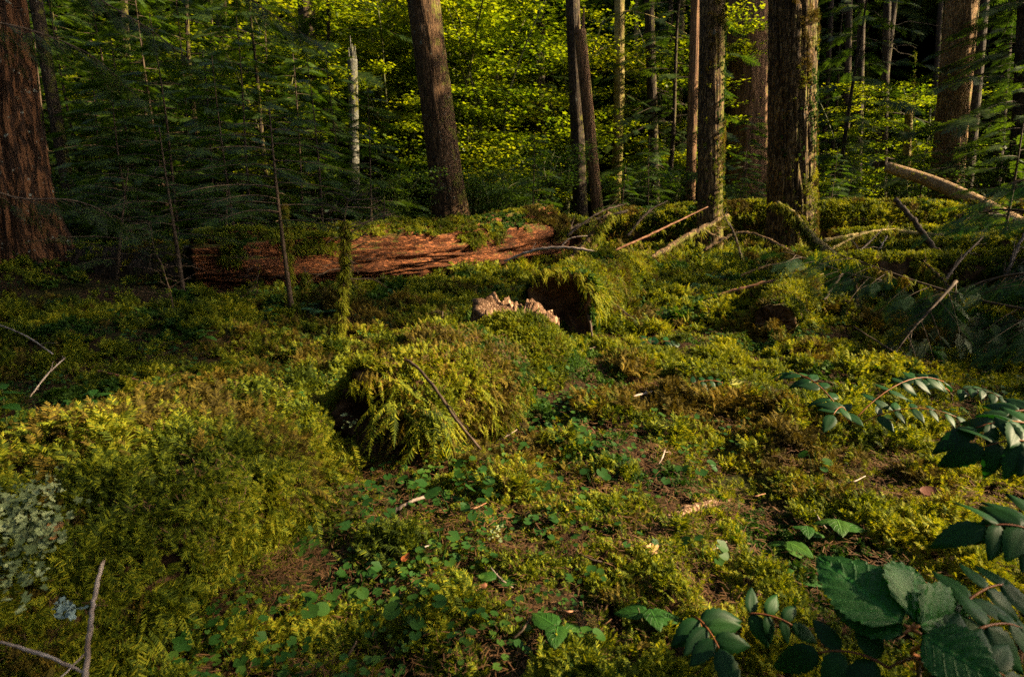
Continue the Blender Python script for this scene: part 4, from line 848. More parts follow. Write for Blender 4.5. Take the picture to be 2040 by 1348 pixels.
SHADE = [(W(0, 100, 6.4), .8), (W(40, 480, 6.3), .8), (W(300, 420, 8), 1.3), (W(520, 380, 8.5), 1.2), (W(640, 300, 11), 1.2), (W(1960, 640, 4.0), .7), (W(1860, 640, 4.0), .5), (W(1900, 570, 4.9), .6), (W(1720, 570, 5.1), .35), (W(2040, 560, 4.4), .6), (W(870, 300, 14.4), .7), (Gp(250, 560), 1.0), (Gp(110, 780), .55), (Gp(60, 700), .5), (W(1060, 200, 22), 1.6), (W(1960, 200, 13), 1.2)]
for p_, r_ in SHADE:      # foliage clumps added along the sun's rays to keep these places in shade
    k_ = int(10 + 9 * r_ * r_); rs_ = np.random.default_rng(int(r_ * 100) + k_); Z_ = rs_.uniform(12, 17, k_); t_ = (Z_ - p_[2]) / SUNV[2]; Q_ = p_ + SUNV * t_[:, None] + rs_.normal(0, .42 * r_, (k_, 3)); ok_ = np.ones(k_, bool)
    for p2, r2 in LIT: t2 = (Q_ - p2) @ SUNV; ok_ &= ~(np.linalg.norm(Q_ - p2 - t2[:, None] * SUNV, axis=1) < r2 * .8 + .3)
    P = np.vstack([P, Q_[ok_]]); n = len(P)
tag(scatter('forest_canopy', P, zframes(np.tile([0, 0, 1.], (n, 1)) + RNG.normal(0, .15, (n, 3)), RNG.uniform(0, 6.28, n)), RNG.uniform(.9, 1.6, n), CL), 'unseen leafy canopy overhead, its gaps and clumps placed to shape the sunlight', 'canopy', kind='stuff')

# ------------------------------------------------------------------ saplings, near the viewer
def on_ground(p, dz=0.0): return np.array([p[0], p[1], float(H(p[0], p[1])) + dz])
def strands_on(parent, o0, pts, rad, n, sc, srcs=None, down=True):
    pts = np.asarray(pts); i = RNG.uniform(0, len(pts) - 1.001, n); k = i.astype(int); P = pts[k] + (pts[k + 1] - pts[k]) * (i - k)[:, None]
    a = RNG.uniform(0, 6.28, n); P = P + np.stack([np.cos(a), np.sin(a), 0 * a], 1) * rad
    d = np.stack([np.cos(a) * .3, np.sin(a) * .3, np.full(n, 1.0)], 1) * ([-1, -1, 1] if down else [3, 3, .3]) + RNG.normal(0, .15, (n, 3))
    scatter('moss', P - o0, zframes(d, RNG.uniform(0, 6.28, n)), sc * RNG.uniform(.6, 1.3, n), srcs or STR, parent)
def sapling(name, u, vb, ut, vt, label, kind, seed, n_br=24, blen=1.1, rb=.018, mossn=0, dead=0.0, spl=.20, cat='young tree', per=13, z0=.12, group=None):
    g = Gp(u, vb); g = on_ground(g); y = g[1]; top = W(ut, vt, y); h = top[2] - g[2]; T, Fo = hemlock(seed, h, rb, n_br, blen, z0=z0, droop=.13, sp=SP_N, spl=spl, per=per, thick=.0045, dead=dead)
    root = empty(name, g); tag(root, label, cat, group); root.rotation_euler = (0, math.atan2(top[0] - g[0], h), 0)
    T.obj('trunk', kind[0], root, smooth=True)
    if Fo.n: Fo.obj('needles', kind[1], root)
    if mossn: strands_on(root, 0, [(0, 0, .0), (0, 0, h * .55)], rb * .8, mossn, .55)
    return root
YH = 'dark young hemlocks in the shade on the left'
sapling('young_hemlock', 362, 588, 322, 250, 'dark young hemlock with a bare reddish stem, left of two before the red log', (M['twig'], M['hem_young']), 71, z0=.36, rb=.020, mossn=30, group=YH)
sapling('young_hemlock', 583, 622, 553, 212, 'dark young hemlock with mossy lower stem, right of two before the red log', (M['twig'], M['hem_young']), 72, z0=.46, rb=.019, mossn=260, group=YH, blen=1.2)
sapling('young_hemlock', 240, 560, 262, 330, 'small dark young hemlock close right of the massive orange trunk', (M['twig'], M['hem_young']), 73, n_br=26, blen=.9, group=YH)
sapling('young_hemlock', 455, 560, 448, 370, 'small dark young hemlock between the two taller ones', (M['twig'], M['hem_young']), 74, n_br=24, blen=.8, group=YH)
sapling('young_hemlock', 760, 545, 765, 395, 'little young hemlock standing right of the mossy dead sapling', (M['twig'], M['hem_young']), 75, n_br=20, blen=.75, group=YH)
def dead_sapling(name, u, vb, ut, vt, label, seed, r, ntw, tl, mossn, lean_mid=0.0, fork=True, msc=.5, z0=.45, y=None, mat='twig', lichen=0):
    g = Gp(u, vb); g = on_ground(g); top = W(ut, vt, g[1]); root = empty(name, g); tag(root, label, 'dead sapling'); A = Acc(); rs = np.random.default_rng(seed)
    t = np.linspace(0, 1, 8); P = g + (top - g) * t[:, None]; P[1:-1, 0] += lean_mid * np.sin(t[1:-1] * math.pi * 1.7) + rs.normal(0, .008, 6); P = P - g
    add_tube(A, np.column_stack([P, r * (1 - .75 * t)]), .04, 8)
    for q in range(ntw):
        uu = rs.uniform(z0, 1); b = np.array([np.interp(uu, t, P[:, k]) for k in range(3)]); a = rs.uniform(0, 6.28); l = tl * rs.uniform(.4, 1.2); e = b + [math.cos(a) * l, math.sin(a) * l * .6, rs.uniform(-.35, .5) * l]
        pth = twig_path(b, e, r * .3, .0015, .06 * l, .05, 6, seed * 99 + q); add_tube(A, pth, l / 6, 4, cap=False)
        for w in range(5):
            f = rs.uniform(.3, 1); c = np.array([np.interp(f, np.linspace(0, 1, 6), pth[:, k]) for k in range(3)]); e2 = c + (e - b) * rs.uniform(.15, .35) + rs.normal(0, .10 * l, 3); add_tube(A, twig_path(c, e2, .0025, .001, 0, .05, 4, seed + q * 7 + w), l / 8, 3, cap=False)
    A.obj('stem', M[mat], root, smooth=True)
    if mossn: strands_on(root, 0, P[:7], r * .9, mossn, msc)
    if lichen:
        V, F = small_leaf(.014, 3); k = lichen; pos = P[-2] + RNG.normal(0, .035, (k, 3)) * [1, 1, 1.6] + [-.05, 0, -.02]; B = Acc(); B.inst(V, [F], frames(RNG.normal(0, 1, (k, 3))) * RNG.uniform(.5, 1.2, k)[:, None, None], pos); B.obj('lichen', M['lichen'], root)['kind'] = 'stuff'
    return root
dead_sapling('mossy_sapling', 675, 682, 693, 395, 'dead sapling with tangled bare twigs on top and moss down its stem', 5, .017, 22, .42, 520, .015, lichen=18, msc=.7)
dead_sapling('mossy_stub', 609, 606, 605, 530, 'short mossy stub standing before the red log between two saplings', 6, .016, 1, .1, 220, 0, msc=.7)
dead_sapling('mossy_sapling', 1738, 425, 1733, 150, 'crooked thin dead sapling with moss tufts behind the dark fallen bough', 7, .03, 12, .8, 220, .10, z0=.2, msc=1.1)
dead_sapling('dead_sapling', 352, 640, 300, 440, 'low leafless sapling with wiry bent twigs before the left young hemlock', 8, .008, 18, .30, 20, .02, z0=.1)
dead_sapling('dead_sapling', 505, 600, 520, 500, 'low wiry leafless sapling close before the left end of the red log', 9, .007, 16, .28, 10, .02, z0=.1)
dead_sapling('mossy_stub', 872, 700, 882, 620, 'small dark mossy stub just left of the pale stump', 10, .016, 5, .1, 110, .0)
dead_sapling('mossy_stub', 1262, 435, 1268, 385, 'small upright mossy stub behind the long crossing twig', 11, .05, 6, .4, 120, .0, msc=1.6)
dead_sapling('mossy_stub', 1300, 425, 1300, 345, 'taller upright mossy stub behind the long crossing twig', 12, .045, 8, .5, 160, .0, msc=1.6)

# ------------------------------------------------------------------ sticks, twigs, branches
def stick(name, pts, mat, label, cat='stick', seed=0, side=0, moss=0, msc=.6, wob=.004, group=None, nseg=8):
    """pts rows: world x,y,z,r"""
    P = np.array(pts, float); o0 = P[0, :3].copy(); P[:, :3] -= o0; root = empty(name, o0); tag(root, label, cat, group); A = Acc(); rs = np.random.default_rng(seed)
    L_ = np.linalg.norm(P[-1, :3] - P[0, :3]); Q, s = resample(P, max(L_ / 40, .006)); Q[1:-1, :3] += rs.normal(0, 1, (len(Q) - 2, 3)) * Q[1:-1, 3:4] * .18; Q[:, 3] *= 1 + .12 * rs.normal(0, 1, len(Q)).clip(-1.5, 1.5)
    add_tube(A, Q, max(L_ / 40, .006), nseg)
    for q in range(side):
        i = rs.integers(len(Q) // 6, len(Q) - 2); b = Q[i, :3]; d = norm(Q[min(i + 2, len(Q) - 1), :3] - b); l = L_ * rs.uniform(.06, .2); e = b + d * l * .7 + norm(rs.normal(0, 1, 3) * [1, .6, .8]) * l * .7
        add_tube(A, twig_path(b, e, Q[i, 3] * .55, .001, 0, .06, 5, seed * 31 + q), l / 5, 5, cap=False)
    A.obj('wood', M[mat], root, smooth=True)
    if moss: strands_on(root, 0, Q[:, :3], Q[:, 3].mean() * .6, moss, msc)
    return root
def wp(*a): return [W(u, v, y).tolist() + [r] for u, v, y, r in a]
def gp(*a): 
    out_ = []
    for u, v, dz, r in a: out_.append(Gp(u, v, dz).tolist() + [r])
    return out_
stick('arching_twig', wp((700, 722, 2.6, .004), (760, 706, 2.4, .0045), (812, 718, 2.12, .005), (858, 762, 1.98, .0055), (905, 830, 1.88, .005), (958, 895, 1.9, .004)), 'twig', 'thin dark twig arching over the short mossy log piece', 'twig', 1, 2)
stick('pale_stick', wp((222, 1030, 1.22, .003), (212, 1090, 1.12, .0035), (190, 1180, 1.0, .0042), (177, 1270, .88, .0045), (168, 1360, .80, .0045)), 'pale', 'pale upright stick leaning on the moss at lower left', 'stick', 2, 1)
stick('pale_stick', gp((868, 1207, .03, .007), (915, 1188, .035, .008), (968, 1163, .035, .006)), 'reddish', 'short red brown stick with a pale grey middle, lying at bottom centre', 'stick', 3)
stick('grey_stick', gp((778, 1022, .02, .006), (820, 998, .04, .006), (868, 982, .05, .004)), 'pale', 'short grey stick under the round leaves beside the moss fringed hollow', 'stick', 4)
stick('dark_branch', gp((-40, 946, .03, .012), (60, 936, .04, .012), (150, 922, .03, .009)), 'twig', 'dark branch lying behind the lichen at the left edge', 'branch', 5, 1)
stick('brown_stick', gp((195, 738, .08, .006), (270, 757, .09, .008), (325, 780, .08, .008), (372, 790, .06, .006)), 'reddish', 'straight brown stick lying on the left moss bank', 'stick', 6)
stick('long_twig', wp((1120, 560, 7.2, .010), (1200, 512, 7.0, .014), (1300, 465, 7.2, .013), (1410, 412, 7.6, .008)), 'reddish', 'long straight twig slanting up in front of the narrower mossy trunk', 'twig', 7, 3, 20, .8)
stick('mossy_pole', wp((1135, 520, 8.0, .05), (1170, 480, 8.1, .045), (1212, 425, 8.2, .04)), 'bark_moss', 'thick mossy pole leaning up right beyond the end of the red log', 'fallen trunk', 8, 2, 160, 1.5)
stick('curved_branch', wp((1005, 520, 7.4, .012), (1060, 500, 7.3, .017), (1110, 493, 7.2, .018), (1160, 497, 7.1, .017), (1215, 510, 7.0, .013)), 'pale', 'pale curved branch lying above the hollow ended log', 'branch', 9, 4)
stick('forked_twig', wp((1120, 488, 7.2, .010), (1138, 474, 7.2, .009), (1170, 470, 7.2, .007)), 'pale', 'small pale hooked twig standing on the curved branch', 'twig', 10)
stick('dark_twig', wp((1180, 572, 4.9, .006), (1215, 598, 4.7, .007), (1265, 638, 4.5, .005)), 'twig', 'dark twig slanting down off the hollow ended log', 'twig', 11, 2)
stick('bent_twig', wp((1155, 603, 4.3, .007), (1172, 630, 4.15, .010), (1180, 672, 4.05, .007)), 'twig', 'dark bent twig hanging by the hollow log end', 'twig', 12)
stick('mossy_branch', wp((1548, 403, 8.4, .020), (1585, 430, 8.2, .035), (1615, 470, 8.0, .05), (1655, 510, 7.8, .075), (1690, 545, 7.6, .10)), 'bark_gold', 'golden mossy broken branch leaning left before the thick mossy trunk', 'branch', 13, 3, 520, 1.3, nseg=12)
stick('dead_pole', wp((1783, 396, 6.2, .022), (1820, 440, 6.0, .026), (1868, 505, 5.8, .026), (1885, 530, 5.7, .022)), 'twig', 'straight dark dead pole slanting down behind the dark fallen bough', 'stick', 14)
stick('hooked_branch', wp((1868, 495, 5.5, .016), (1888, 525, 5.5, .018), (1886, 560, 5.4, .018), (1876, 585, 5.3, .015)), 'bark_moss', 'crooked mossy branch standing beside the foot of the dead pole', 'branch', 15, 4, 60, 1.0)
stick('rusty_branch', wp((1370, 618, 5.4, .010), (1430, 590, 5.4, .018), (1500, 570, 5.35, .022), (1580, 556, 5.3, .024), (1620, 560, 5.2, .022)), 'reddish', 'rusty brown branch with long hanging moss, left of the thin sawn log', 'branch', 16, 2, 260, 1.5)
stick('mossy_branch', wp((1400, 500, 9.5, .03), (1470, 465, 9.6, .035), (1530, 478, 9.3, .03), (1580, 505, 9.0, .028)), 'bark_moss', 'mossy branch lying between the two mossy trunks', 'branch', 17, 3, 120, 1.3)
stick('thin_branch', wp((1850, 740, 3.2, .006), (1780, 700, 3.5, .006), (1700, 650, 3.9, .004)), 'twig', 'thin dark branch trailing below the dark fallen bough', 'twig', 18, 0)
stick('short_stick', wp((478, 1124, 1.45, .007), (520, 1127, 1.42, .008), (566, 1133, 1.40, .007)), 'reddish', 'short red brown stick poking out of the side of the widest mossy log', 'stick', 19)
stick('rotten_sliver', gp((1332, 1036, .02, .012), (1370, 1018, .03, .016), (1415, 1004, .03, .014), (1456, 994, .02, .007)), 'rot_pale', 'orange brown sliver of rotten wood lying on the moss right of centre', 'wood piece', 20, nseg=7)
stick('dark_stick', gp((1195, 1178, .02, .010), (1240, 1200, .03, .014), (1285, 1226, .02, .010)), 'rot', 'dark rotten stick lying at bottom centre right of the red brown stick', 'stick', 21, nseg=7)
stick('bark_chip', gp((1078, 1346, .02, .008), (1095, 1322, .03, .012), (1112, 1298, .02, .006)), 'pale', 'pale splintered chip of wood at the bottom edge', 'wood piece', 22, nseg=6)
stick('pale_twig', gp((985, 880, .03, .002), (1010, 868, .05, .0025), (1030, 855, .05, .002)), 'pale', 'tiny pale bent twig right of the lower end of the arching twig', 'twig', 23, 2)
stick('thin_branch', wp((-20, 640, 3.6, .004), (50, 668, 3.4, .005), (105, 705, 3.2, .004)), 'pale', 'long thin pale twig curving down at the left edge', 'twig', 24, 1)
stick('thin_branch', wp((60, 790, 2.7, .003), (95, 745, 2.8, .004), (130, 712, 2.9, .003)), 'pale', 'thin upright twig on the left moss bank', 'twig', 25, 3)
stick('fallen_pole', wp((1100, 470, 9.2, .03), (1180, 440, 9.6, .03), (1250, 420, 10, .025)), 'bark_dark', 'dark pole resting on the log beyond the red log', 'fallen trunk', 26, 6, 60, 1.6)
stick('fallen_pole', wp((1290, 520, 8.6, .045), (1370, 470, 9.6, .05), (1450, 430, 10.6, .045)), 'bark_moss', 'mossy pole slanting up behind the narrower mossy trunk', 'fallen trunk', 27, 5, 120, 1.8)
stick('fallen_pole', wp((1640, 480, 9.6, .035), (1760, 462, 9.6, .04), (1880, 470, 9.2, .035)), 'bark_gold', 'slim golden mossy pole lying in the sunlit patch right of the thick mossy trunk', 'fallen trunk', 28, 5, 180, 1.4)
stick('pale_twig', wp((1690, 560, 7.9, .009), (1735, 520, 8, .012), (1768, 470, 8.2, .008)), 'pale', 'pale bent twig standing in the sunlit moss under the dead pole', 'twig', 29, 2)
stick('thin_branch', wp((0, 1278, .86, .0022), (90, 1305, .84, .003), (170, 1340, .82, .002)), 'pale', 'thin out of focus twig across the lower left corner', 'twig', 30)
stick('stranded_twig', gp((1225, 795, .03, .004), (1265, 788, .04, .006), (1300, 780, .03, .004)), 'pale', 'pale short twig on bare ground right of the short mossy log', 'twig', 31, 1)
stick('stranded_twig', gp((1108, 694, .03, .005), (1150, 700, .03, .006), (1190, 690, .03, .004)), 'twig', 'dark twig lying under the hollow log end', 'twig', 32, 2)
for i, (u0, v0, y0, u1, v1, y1, r_, mt_, ms_) in enumerate([(1640, 600, 5.0, 1760, 455, 5.8, .014, 'twig', 0), (1710, 640, 4.9, 1700, 500, 5.6, .016, 'bark_moss', 60), (1850, 610, 4.6, 1960, 470, 5.2, .014, 'twig', 0), (1930, 640, 4.4, 1840, 520, 5.0, .018, 'bark_moss', 90), (1990, 590, 4.6, 2060, 430, 5.4, .016, 'twig', 30),
        (1450, 560, 7.0, 1620, 520, 7.4, .016, 'bark_moss', 60), (1480, 520, 8.0, 1440, 425, 8.6, .018, 'twig', 30), (1650, 500, 8.4, 1790, 455, 8.8, .022, 'bark_gold', 90), (1760, 600, 5.2, 2040, 530, 5.4, .02, 'bark_moss', 160), (1560, 610, 4.9, 1640, 545, 5.3, .018, 'bark_gold', 70), (1250, 470, 9.0, 1330, 400, 9.6, .02, 'twig', 30), (1130, 470, 8.8, 1250, 405, 9.6, .018, 'twig', 20)]):
    m0 = W((u0 + u1) / 2, (v0 + v1) / 2 - 12, (y0 + y1) / 2)
    stick('tangled_branch', [W(u0, v0, y0).tolist() + [r_], m0.tolist() + [r_ * .85], W(u1, v1, y1).tolist() + [r_ * .35]], mt_, {'twig': 'bare dark', 'bark_moss': 'mossy', 'bark_gold': 'golden mossy'}[mt_] + ' dead branch with side twigs ' + where((u0 + u1) / 2, (v0 + v1) / 2, 'tangle' + mt_), 'branch', 140 + i, 7, ms_, 1.1, group='tangled dead branches of the deadfall')
for i, (u, v, a, l) in enumerate([(1420, 1090, .4, 60), (1555, 1190, 1.5, 50), (700, 1290, 1.0, 50), (1000, 1150, 2.4, 60), (1130, 1215, 0, 45), (600, 1010, 2.2, 55), (1320, 905, 1.2, 40), (1500, 985, .1, 50), (1215, 850, 2.6, 50), (830, 1090, .2, 60), (470, 880, .9, 60), (1180, 1110, 2.8, 70), (1700, 955, .3, 50), (1900, 890, 2.7, 60), (350, 740, .6, 50), (1390, 800, 2.9, 55), (940, 1010, .3, 60), (1040, 1250, .9, 55), (1640, 1040, 2.2, 60)]):
    du, dv = math.cos(a) * l / 2, -abs(math.sin(a)) * l / 2
    stick('small_twig', gp((u - du, v - dv, .03, .0022), (u + du * .1, v + 3, .045, .0028), (u + du, v + dv, .035, .0015)), ['pale', 'reddish', 'twig'][i % 3], ['pale', 'rusty', 'dark'][i % 3] + ' thin fallen twig ' + where(u, v, 'twig' + str(i % 3)), 'twig', 40 + i, 1, group='thin twigs fallen on the moss', nseg=5)

# ------------------------------------------------------------------ dark fallen conifer boughs
def bough(label, path, n, spl, seed, spread=1.0, downs=.35, name='fallen_bough', moss=0, mat='bough', r=.012, group='dark boughs on the right'):
    P = np.array(path, float); o0 = P[0].copy(); P = P - o0; root = empty(name, o0); tag(root, label, 'bough', group); rs = np.random.default_rng(seed); T, Fo = Acc(), Acc(); SPX = SP_N if mat == 'hem' else SP_B
    t = np.linspace(0, 1, len(P)); Q, s = resample(np.column_stack([P, r * (1 - .8 * t)]), .05); add_tube(T, Q, .05, 7); D_, T_, S_ = [], [], []
    for q in range(n):
        f = (q + rs.uniform(0, 1)) / n; i = min(int(f * (len(Q) - 1)), len(Q) - 2); c = Q[i, :3]; d = norm(Q[i + 1, :3] - c); sd = norm(np.cross(d, [0, 0, 1])); s_ = 1 if q % 2 else -1
        l = spl * rs.uniform(1.1, 2.2) * (1 - .55 * f); dd = norm(d * rs.uniform(.4, .9) + sd * s_ * rs.uniform(.35, 1.0) * spread + [0, 0, -downs * rs.uniform(.4, 1.5)])
        tt = np.linspace(0, 1, 5); B = c + dd * (l * tt)[:, None]; B[:, 2] -= .18 * l * tt ** 2; add_tube(T, np.column_stack([B, .0035 * (1 - .7 * tt)]), l / 5, 4, cap=False)
        for w in range(4):
            uu = .25 + .75 * w / 3; D_.append(dd * .8 + norm(np.cross(dd, [0, 0, 1])) * (1 if w % 2 else -1) * rs.uniform(.3, .8) * (w < 3) + [0, 0, -.25]); T_.append([np.interp(uu, tt, B[:, k]) for k in range(3)]); S_.append(spl * rs.uniform(.6, 1.05))
    D_, T_, S_ = np.array(D_), np.array(T_), np.array(S_); k = rs.integers(0, 3, len(D_)); Fr = frames(D_, spin=rs.normal(0, .5, len(D_))) * S_[:, None, None]
    for a in range(3):
        if (k == a).any(): Fo.inst(SPX[a][0], [SPX[a][1]], Fr[k == a], T_[k == a])
    T.obj('branch', M['twig'], root, smooth=True); Fo.obj('needles', M[mat], root)
    if moss: strands_on(root, 0, Q[:, :3], .02, moss, 1.3)
    return root
SP_B = [spray(30 + i, nsec=7, needles=7, nl=.12, nw=.022, secl=.42, ang=.75) for i in range(3)]
def wl_(*a): return [W(u, v, y) for u, v, y in a]
bough('longest dark bough, its stem sloping down across the dark fallen log', wl_((2075, 622, 3.5), (1960, 600, 3.7), (1830, 562, 3.95), (1710, 520, 4.2), (1640, 498, 4.4)), 26, .20, 1, moss=40)
bough('dark bough drooping down to the moss, its tip lowest of all boughs', wl_((1905, 560, 3.8), (1860, 610, 3.7), (1815, 660, 3.6), (1775, 715, 3.5)), 16, .17, 2, downs=.2)
bough('dark bough below the foot of the thick mossy trunk, farthest left', wl_((1760, 560, 4.6), (1690, 545, 4.7), (1620, 520, 4.9), (1560, 500, 5.0)), 18, .20, 3)
bough('dark bough reaching in from the right edge below the bare leaning pole', wl_((2120, 430, 3.9), (2040, 420, 4.1), (1970, 418, 4.3), (1900, 430, 4.5)), 14, .20, 4, downs=.25)
bough('dark bough at the right edge level with the dark fallen log', wl_((2130, 560, 3.3), (2050, 545, 3.5), (1960, 560, 3.7), (1880, 590, 3.9)), 18, .20, 5)
bough('small dark bough high at the right edge beside the bare leaning pole', wl_((2130, 350, 3.8), (2070, 352, 4.0), (2010, 365, 4.2)), 10, .18, 6, downs=.2)
bough('dark bough hanging over deep shade below the longest bough', wl_((2100, 640, 3.4), (2020, 640, 3.5), (1940, 660, 3.6)), 10, .17, 7)
bough('dark bough added at the right edge to block sun, lowest over the deep shade', wl_((2200, 660, 3.0), (2100, 640, 3.2), (2020, 655, 3.35)), 12, .19, 12)  # this and the next two added, mostly out of frame, to block sun
bough('dark bough added to block sun at the right edge, under the bare pole', wl_((2250, 520, 4.4), (2130, 505, 4.6), (2010, 520, 4.8)), 18, .26, 13)
bough('dark bough added to block sun, behind the dark fallen log at the right edge', wl_((2300, 600, 4.6), (2150, 580, 4.8), (1990, 600, 5.0)), 18, .28, 14)
bough('dark hemlock bough hanging before the slim dark leaning trunk', wl_((-40, 40, 5.2), (60, 60, 5.4), (180, 110, 5.7), (270, 190, 6.0)), 34, .19, 8, name='hanging_bough', mat='hem', group='hemlock boughs hanging on the left')
bough('dark hemlock bough crossing low before the massive orange trunk', wl_((-40, 370, 4.5), (40, 395, 4.7), (150, 400, 5.0), (250, 440, 5.2)), 20, .15, 9, name='hanging_bough', mat='hem', group='hemlock boughs hanging on the left')
bough('dark hemlock bough hanging in from the top left', wl_((120, -60, 6.4), (200, 0, 6.6), (300, 60, 6.9), (390, 130, 7.2)), 34, .21, 10, name='hanging_bough', mat='hem', group='hemlock boughs hanging on the left')
bough('dark hemlock bough hanging from the top edge left of the white trunk', wl_((420, -80, 8.4), (490, -10, 8.6), (560, 40, 8.8), (640, 90, 9.0)), 30, .24, 11, name='hanging_bough', mat='hem', group='hemlock boughs hanging on the left')

# ------------------------------------------------------------------ leaves
def leaf_mesh(L=1.0, w=.30, n=12, fold=.25, curl=.12, teeth=0, tooth=.0, base=.5, veins=0, m=3, vein_h=.012):
    """ovate leaf along +X from the origin, folded at the midrib; (V, quads)"""
    t = np.linspace(0, 1, n); prof_ = (np.sin(np.pi * t ** base) ** .75) * w; prof_[0] = .01; prof_[-1] = 0.004; V = []
    for i in range(n):
        for k in range(-m, m + 1):
            f = k / m; ww = prof_[i] * (1 + (tooth * (1 if i % 2 else -1) if teeth and abs(k) == m else 0)); y = f * ww
            x = t[i] * L - (.0 if not veins else -.10 * abs(f) * w); z = fold * abs(y) * (1 - .5 * abs(f)) - curl * t[i] ** 2 * L - .25 * curl * abs(f) ** 2 * L
            if veins: z += vein_h * math.cos(2 * math.pi * veins * (t[i] - .35 * abs(f))) * (abs(f) > .1) - vein_h * 1.3 * (k == 0)
            V.append((x, y, z))
    c = 2 * m + 1; i = np.arange(n - 1)[:, None] * c + np.arange(c - 1)[None]; return np.array(V), np.stack([i, i + 1, i + c + 1, i + c], -1).reshape(-1, 4)
LFL = [leaf_mesh(1, .23 + .02 * i, 15, .30, .16 + .07 * i, 1, .07, .72, 0) for i in range(3)]
def grape_leaf(parent, o0, base, tip, pairs, ll, seed, up=(0, -.45, 1), sag=.15, rachis=True, terminal=True, stem_from=None, spread=1.1, start=.2):
    rs = np.random.default_rng(seed); A = Acc(); base, tip = np.array(base), np.array(tip); t = np.linspace(0, 1, 8); L_ = np.linalg.norm(tip - base); P = base + (tip - base) * t[:, None]; P[:, 2] += sag * L_ * 4 * t * (1 - t)
    Bq = Acc(); add_tube(Bq, np.column_stack([P - o0, .0018 * (1 - .5 * t) + .0006]), L_ / 12, 5)
    if stem_from is not None: add_tube(Bq, twig_path(np.array(stem_from) - o0, base - o0, .0032, .0020, .01, .02, 6, seed), .02, 6)
    upv = norm(np.array(up, float))
    for q in range(pairs):
        u = start + (1 - start) * q / max(pairs - .4, 1); c = np.array([np.interp(u, t, P[:, k]) for k in range(3)]); d = norm(np.array([np.interp(min(u + .05, 1), t, P[:, k]) for k in range(3)]) - np.array([np.interp(max(u - .05, 0), t, P[:, k]) for k in range(3)])); sd = norm(np.cross(upv, d))
        for s in (-1, 1):
            dd = norm(d * rs.uniform(.35, .65) + sd * s * spread + upv * rs.uniform(-.35, .05)); V, F = LFL[rs.integers(0, 3)]; sc = ll * rs.uniform(.85, 1.1) * (1 - .25 * u)
            A.inst(V, [F], frames(dd[None], up=upv[None], spin=np.array([rs.normal(0, .2)])) * sc, (c - o0)[None])
    if terminal: V, F = LFL[1]; d = norm(P[-1] - P[-2]); A.inst(V, [F], frames((d + [0, 0, -.1])[None], up=upv[None]) * ll, (P[-1] - o0)[None])
    lf = A.obj('leaf', M['grape'], parent, smooth=True); set_luv(lf, 15, 3); rc = Bq.obj('leaf_stalk', M['redstem'], lf, smooth=True); return lf
def grape_plant(label, foot, leaves, stem_r=.004):
    f = np.array(foot, float); root = empty('oregon_grape', f); tag(root, label, 'shrub', 'glossy leaved low shrubs')
    if stem_r:
        A = Acc(); c = np.mean([l[0] for l in leaves], axis=0); add_tube(A, twig_path([0, 0, -.02], (c - f) * .85, stem_r, stem_r * .6, .01, .05, 6, 5), .02, 7)
        A.obj('stem', M['twig'], root, smooth=True)
    for i, (b, t, pairs, ll, kw) in enumerate(leaves): grape_leaf(root, f, b, t, pairs, ll, int(abs(b[0] * 1000)) + i, stem_from=f + (np.mean([l[0] for l in leaves], axis=0) - f) * .8, **kw)
    return root
k0 = dict
grape_plant('small glossy shrub at the bottom edge with one downward fan of leaflets', on_ground(Gp(1440, 1345)), [(W(1385, 1228, .98), W(1432, 1290, .90), 3, .082, k0(sag=.1, up=(0, -.7, .8)))], .0025)
grape_plant('small glossy shrub with two rows of little leaflets, between fan shrub and thimble leaves', on_ground(Gp(1540, 1290)), [(W(1492, 1222, 1.0), W(1578, 1244, .97), 3, .055, k0(sag=.1, up=(0, -.75, .7), start=0.05))], .002)
grape_plant('large glossy shrub filling the bottom right corner under the thimble leaves', on_ground(Gp(1830, 1340)), [
    (W(1770, 1330, .76), W(1630, 1300, .80), 2, .085, k0(up=(-.2, -.6, .8))), (W(1860, 1270, .80), W(2010, 1165, .88), 4, .085, k0(up=(0, -.4, 1))),
    (W(1880, 1300, .75), W(2035, 1250, .80), 3, .085, k0(up=(.1, -.5, 1))), (W(1880, 1320, .72), W(2000, 1345, .70), 3, .08, k0(up=(0, -.6, .9)))], .005)
grape_plant('glossy shrub reaching in from the right edge at mid height, nearest leaves blurred', on_ground((1.35, 1.05)), [(W(2105, 870, 1.1), W(1945, 852, 1.12), 3, .09, k0(up=(0, -.3, 1))), (W(2105, 900, 1.05), W(1960, 890, 1.08), 3, .085, k0(up=(.1, -.7, .7))), (W(2110, 850, 1.2), W(2010, 822, 1.2), 3, .09, k0())], .005)
grape_plant('glossy shrub at the right edge just above the thimble leaves', on_ground((1.05, .9)), [(W(2100, 1085, .95), W(1965, 1048, .97), 3, .095, k0(up=(0, -.4, 1))), (W(2110, 1060, 1.0), W(2010, 1040, 1.0), 2, .085, k0())], .004)
grape_plant('mid-sized glossy shrub in the moss with its longest leaf rising to the left', on_ground(Gp(1686, 882)), [(W(1680, 828, 2.35), W(1566, 742, 2.65), 6, .10, k0(up=(0, -.35, 1), start=.05)), (W(1700, 838, 2.3), W(1880, 760, 2.5), 6, .095, k0(up=(0, -.35, 1))), (W(1690, 836, 2.3), W(1660, 826, 2.1), 2, .09, k0(up=(0, -.5, 1))), (W(1710, 845, 2.3), W(1905, 830, 2.2), 5, .08, k0(up=(0, -.4, 1)))], .008)
grape_plant('low glossy shrub lying in the moss left of the yellow leaf', on_ground(Gp(1330, 800)), [(W(1345, 785, 2.85), W(1440, 762, 2.85), 6, .07, k0(up=(0, -.6, 1), start=.02))], .004)
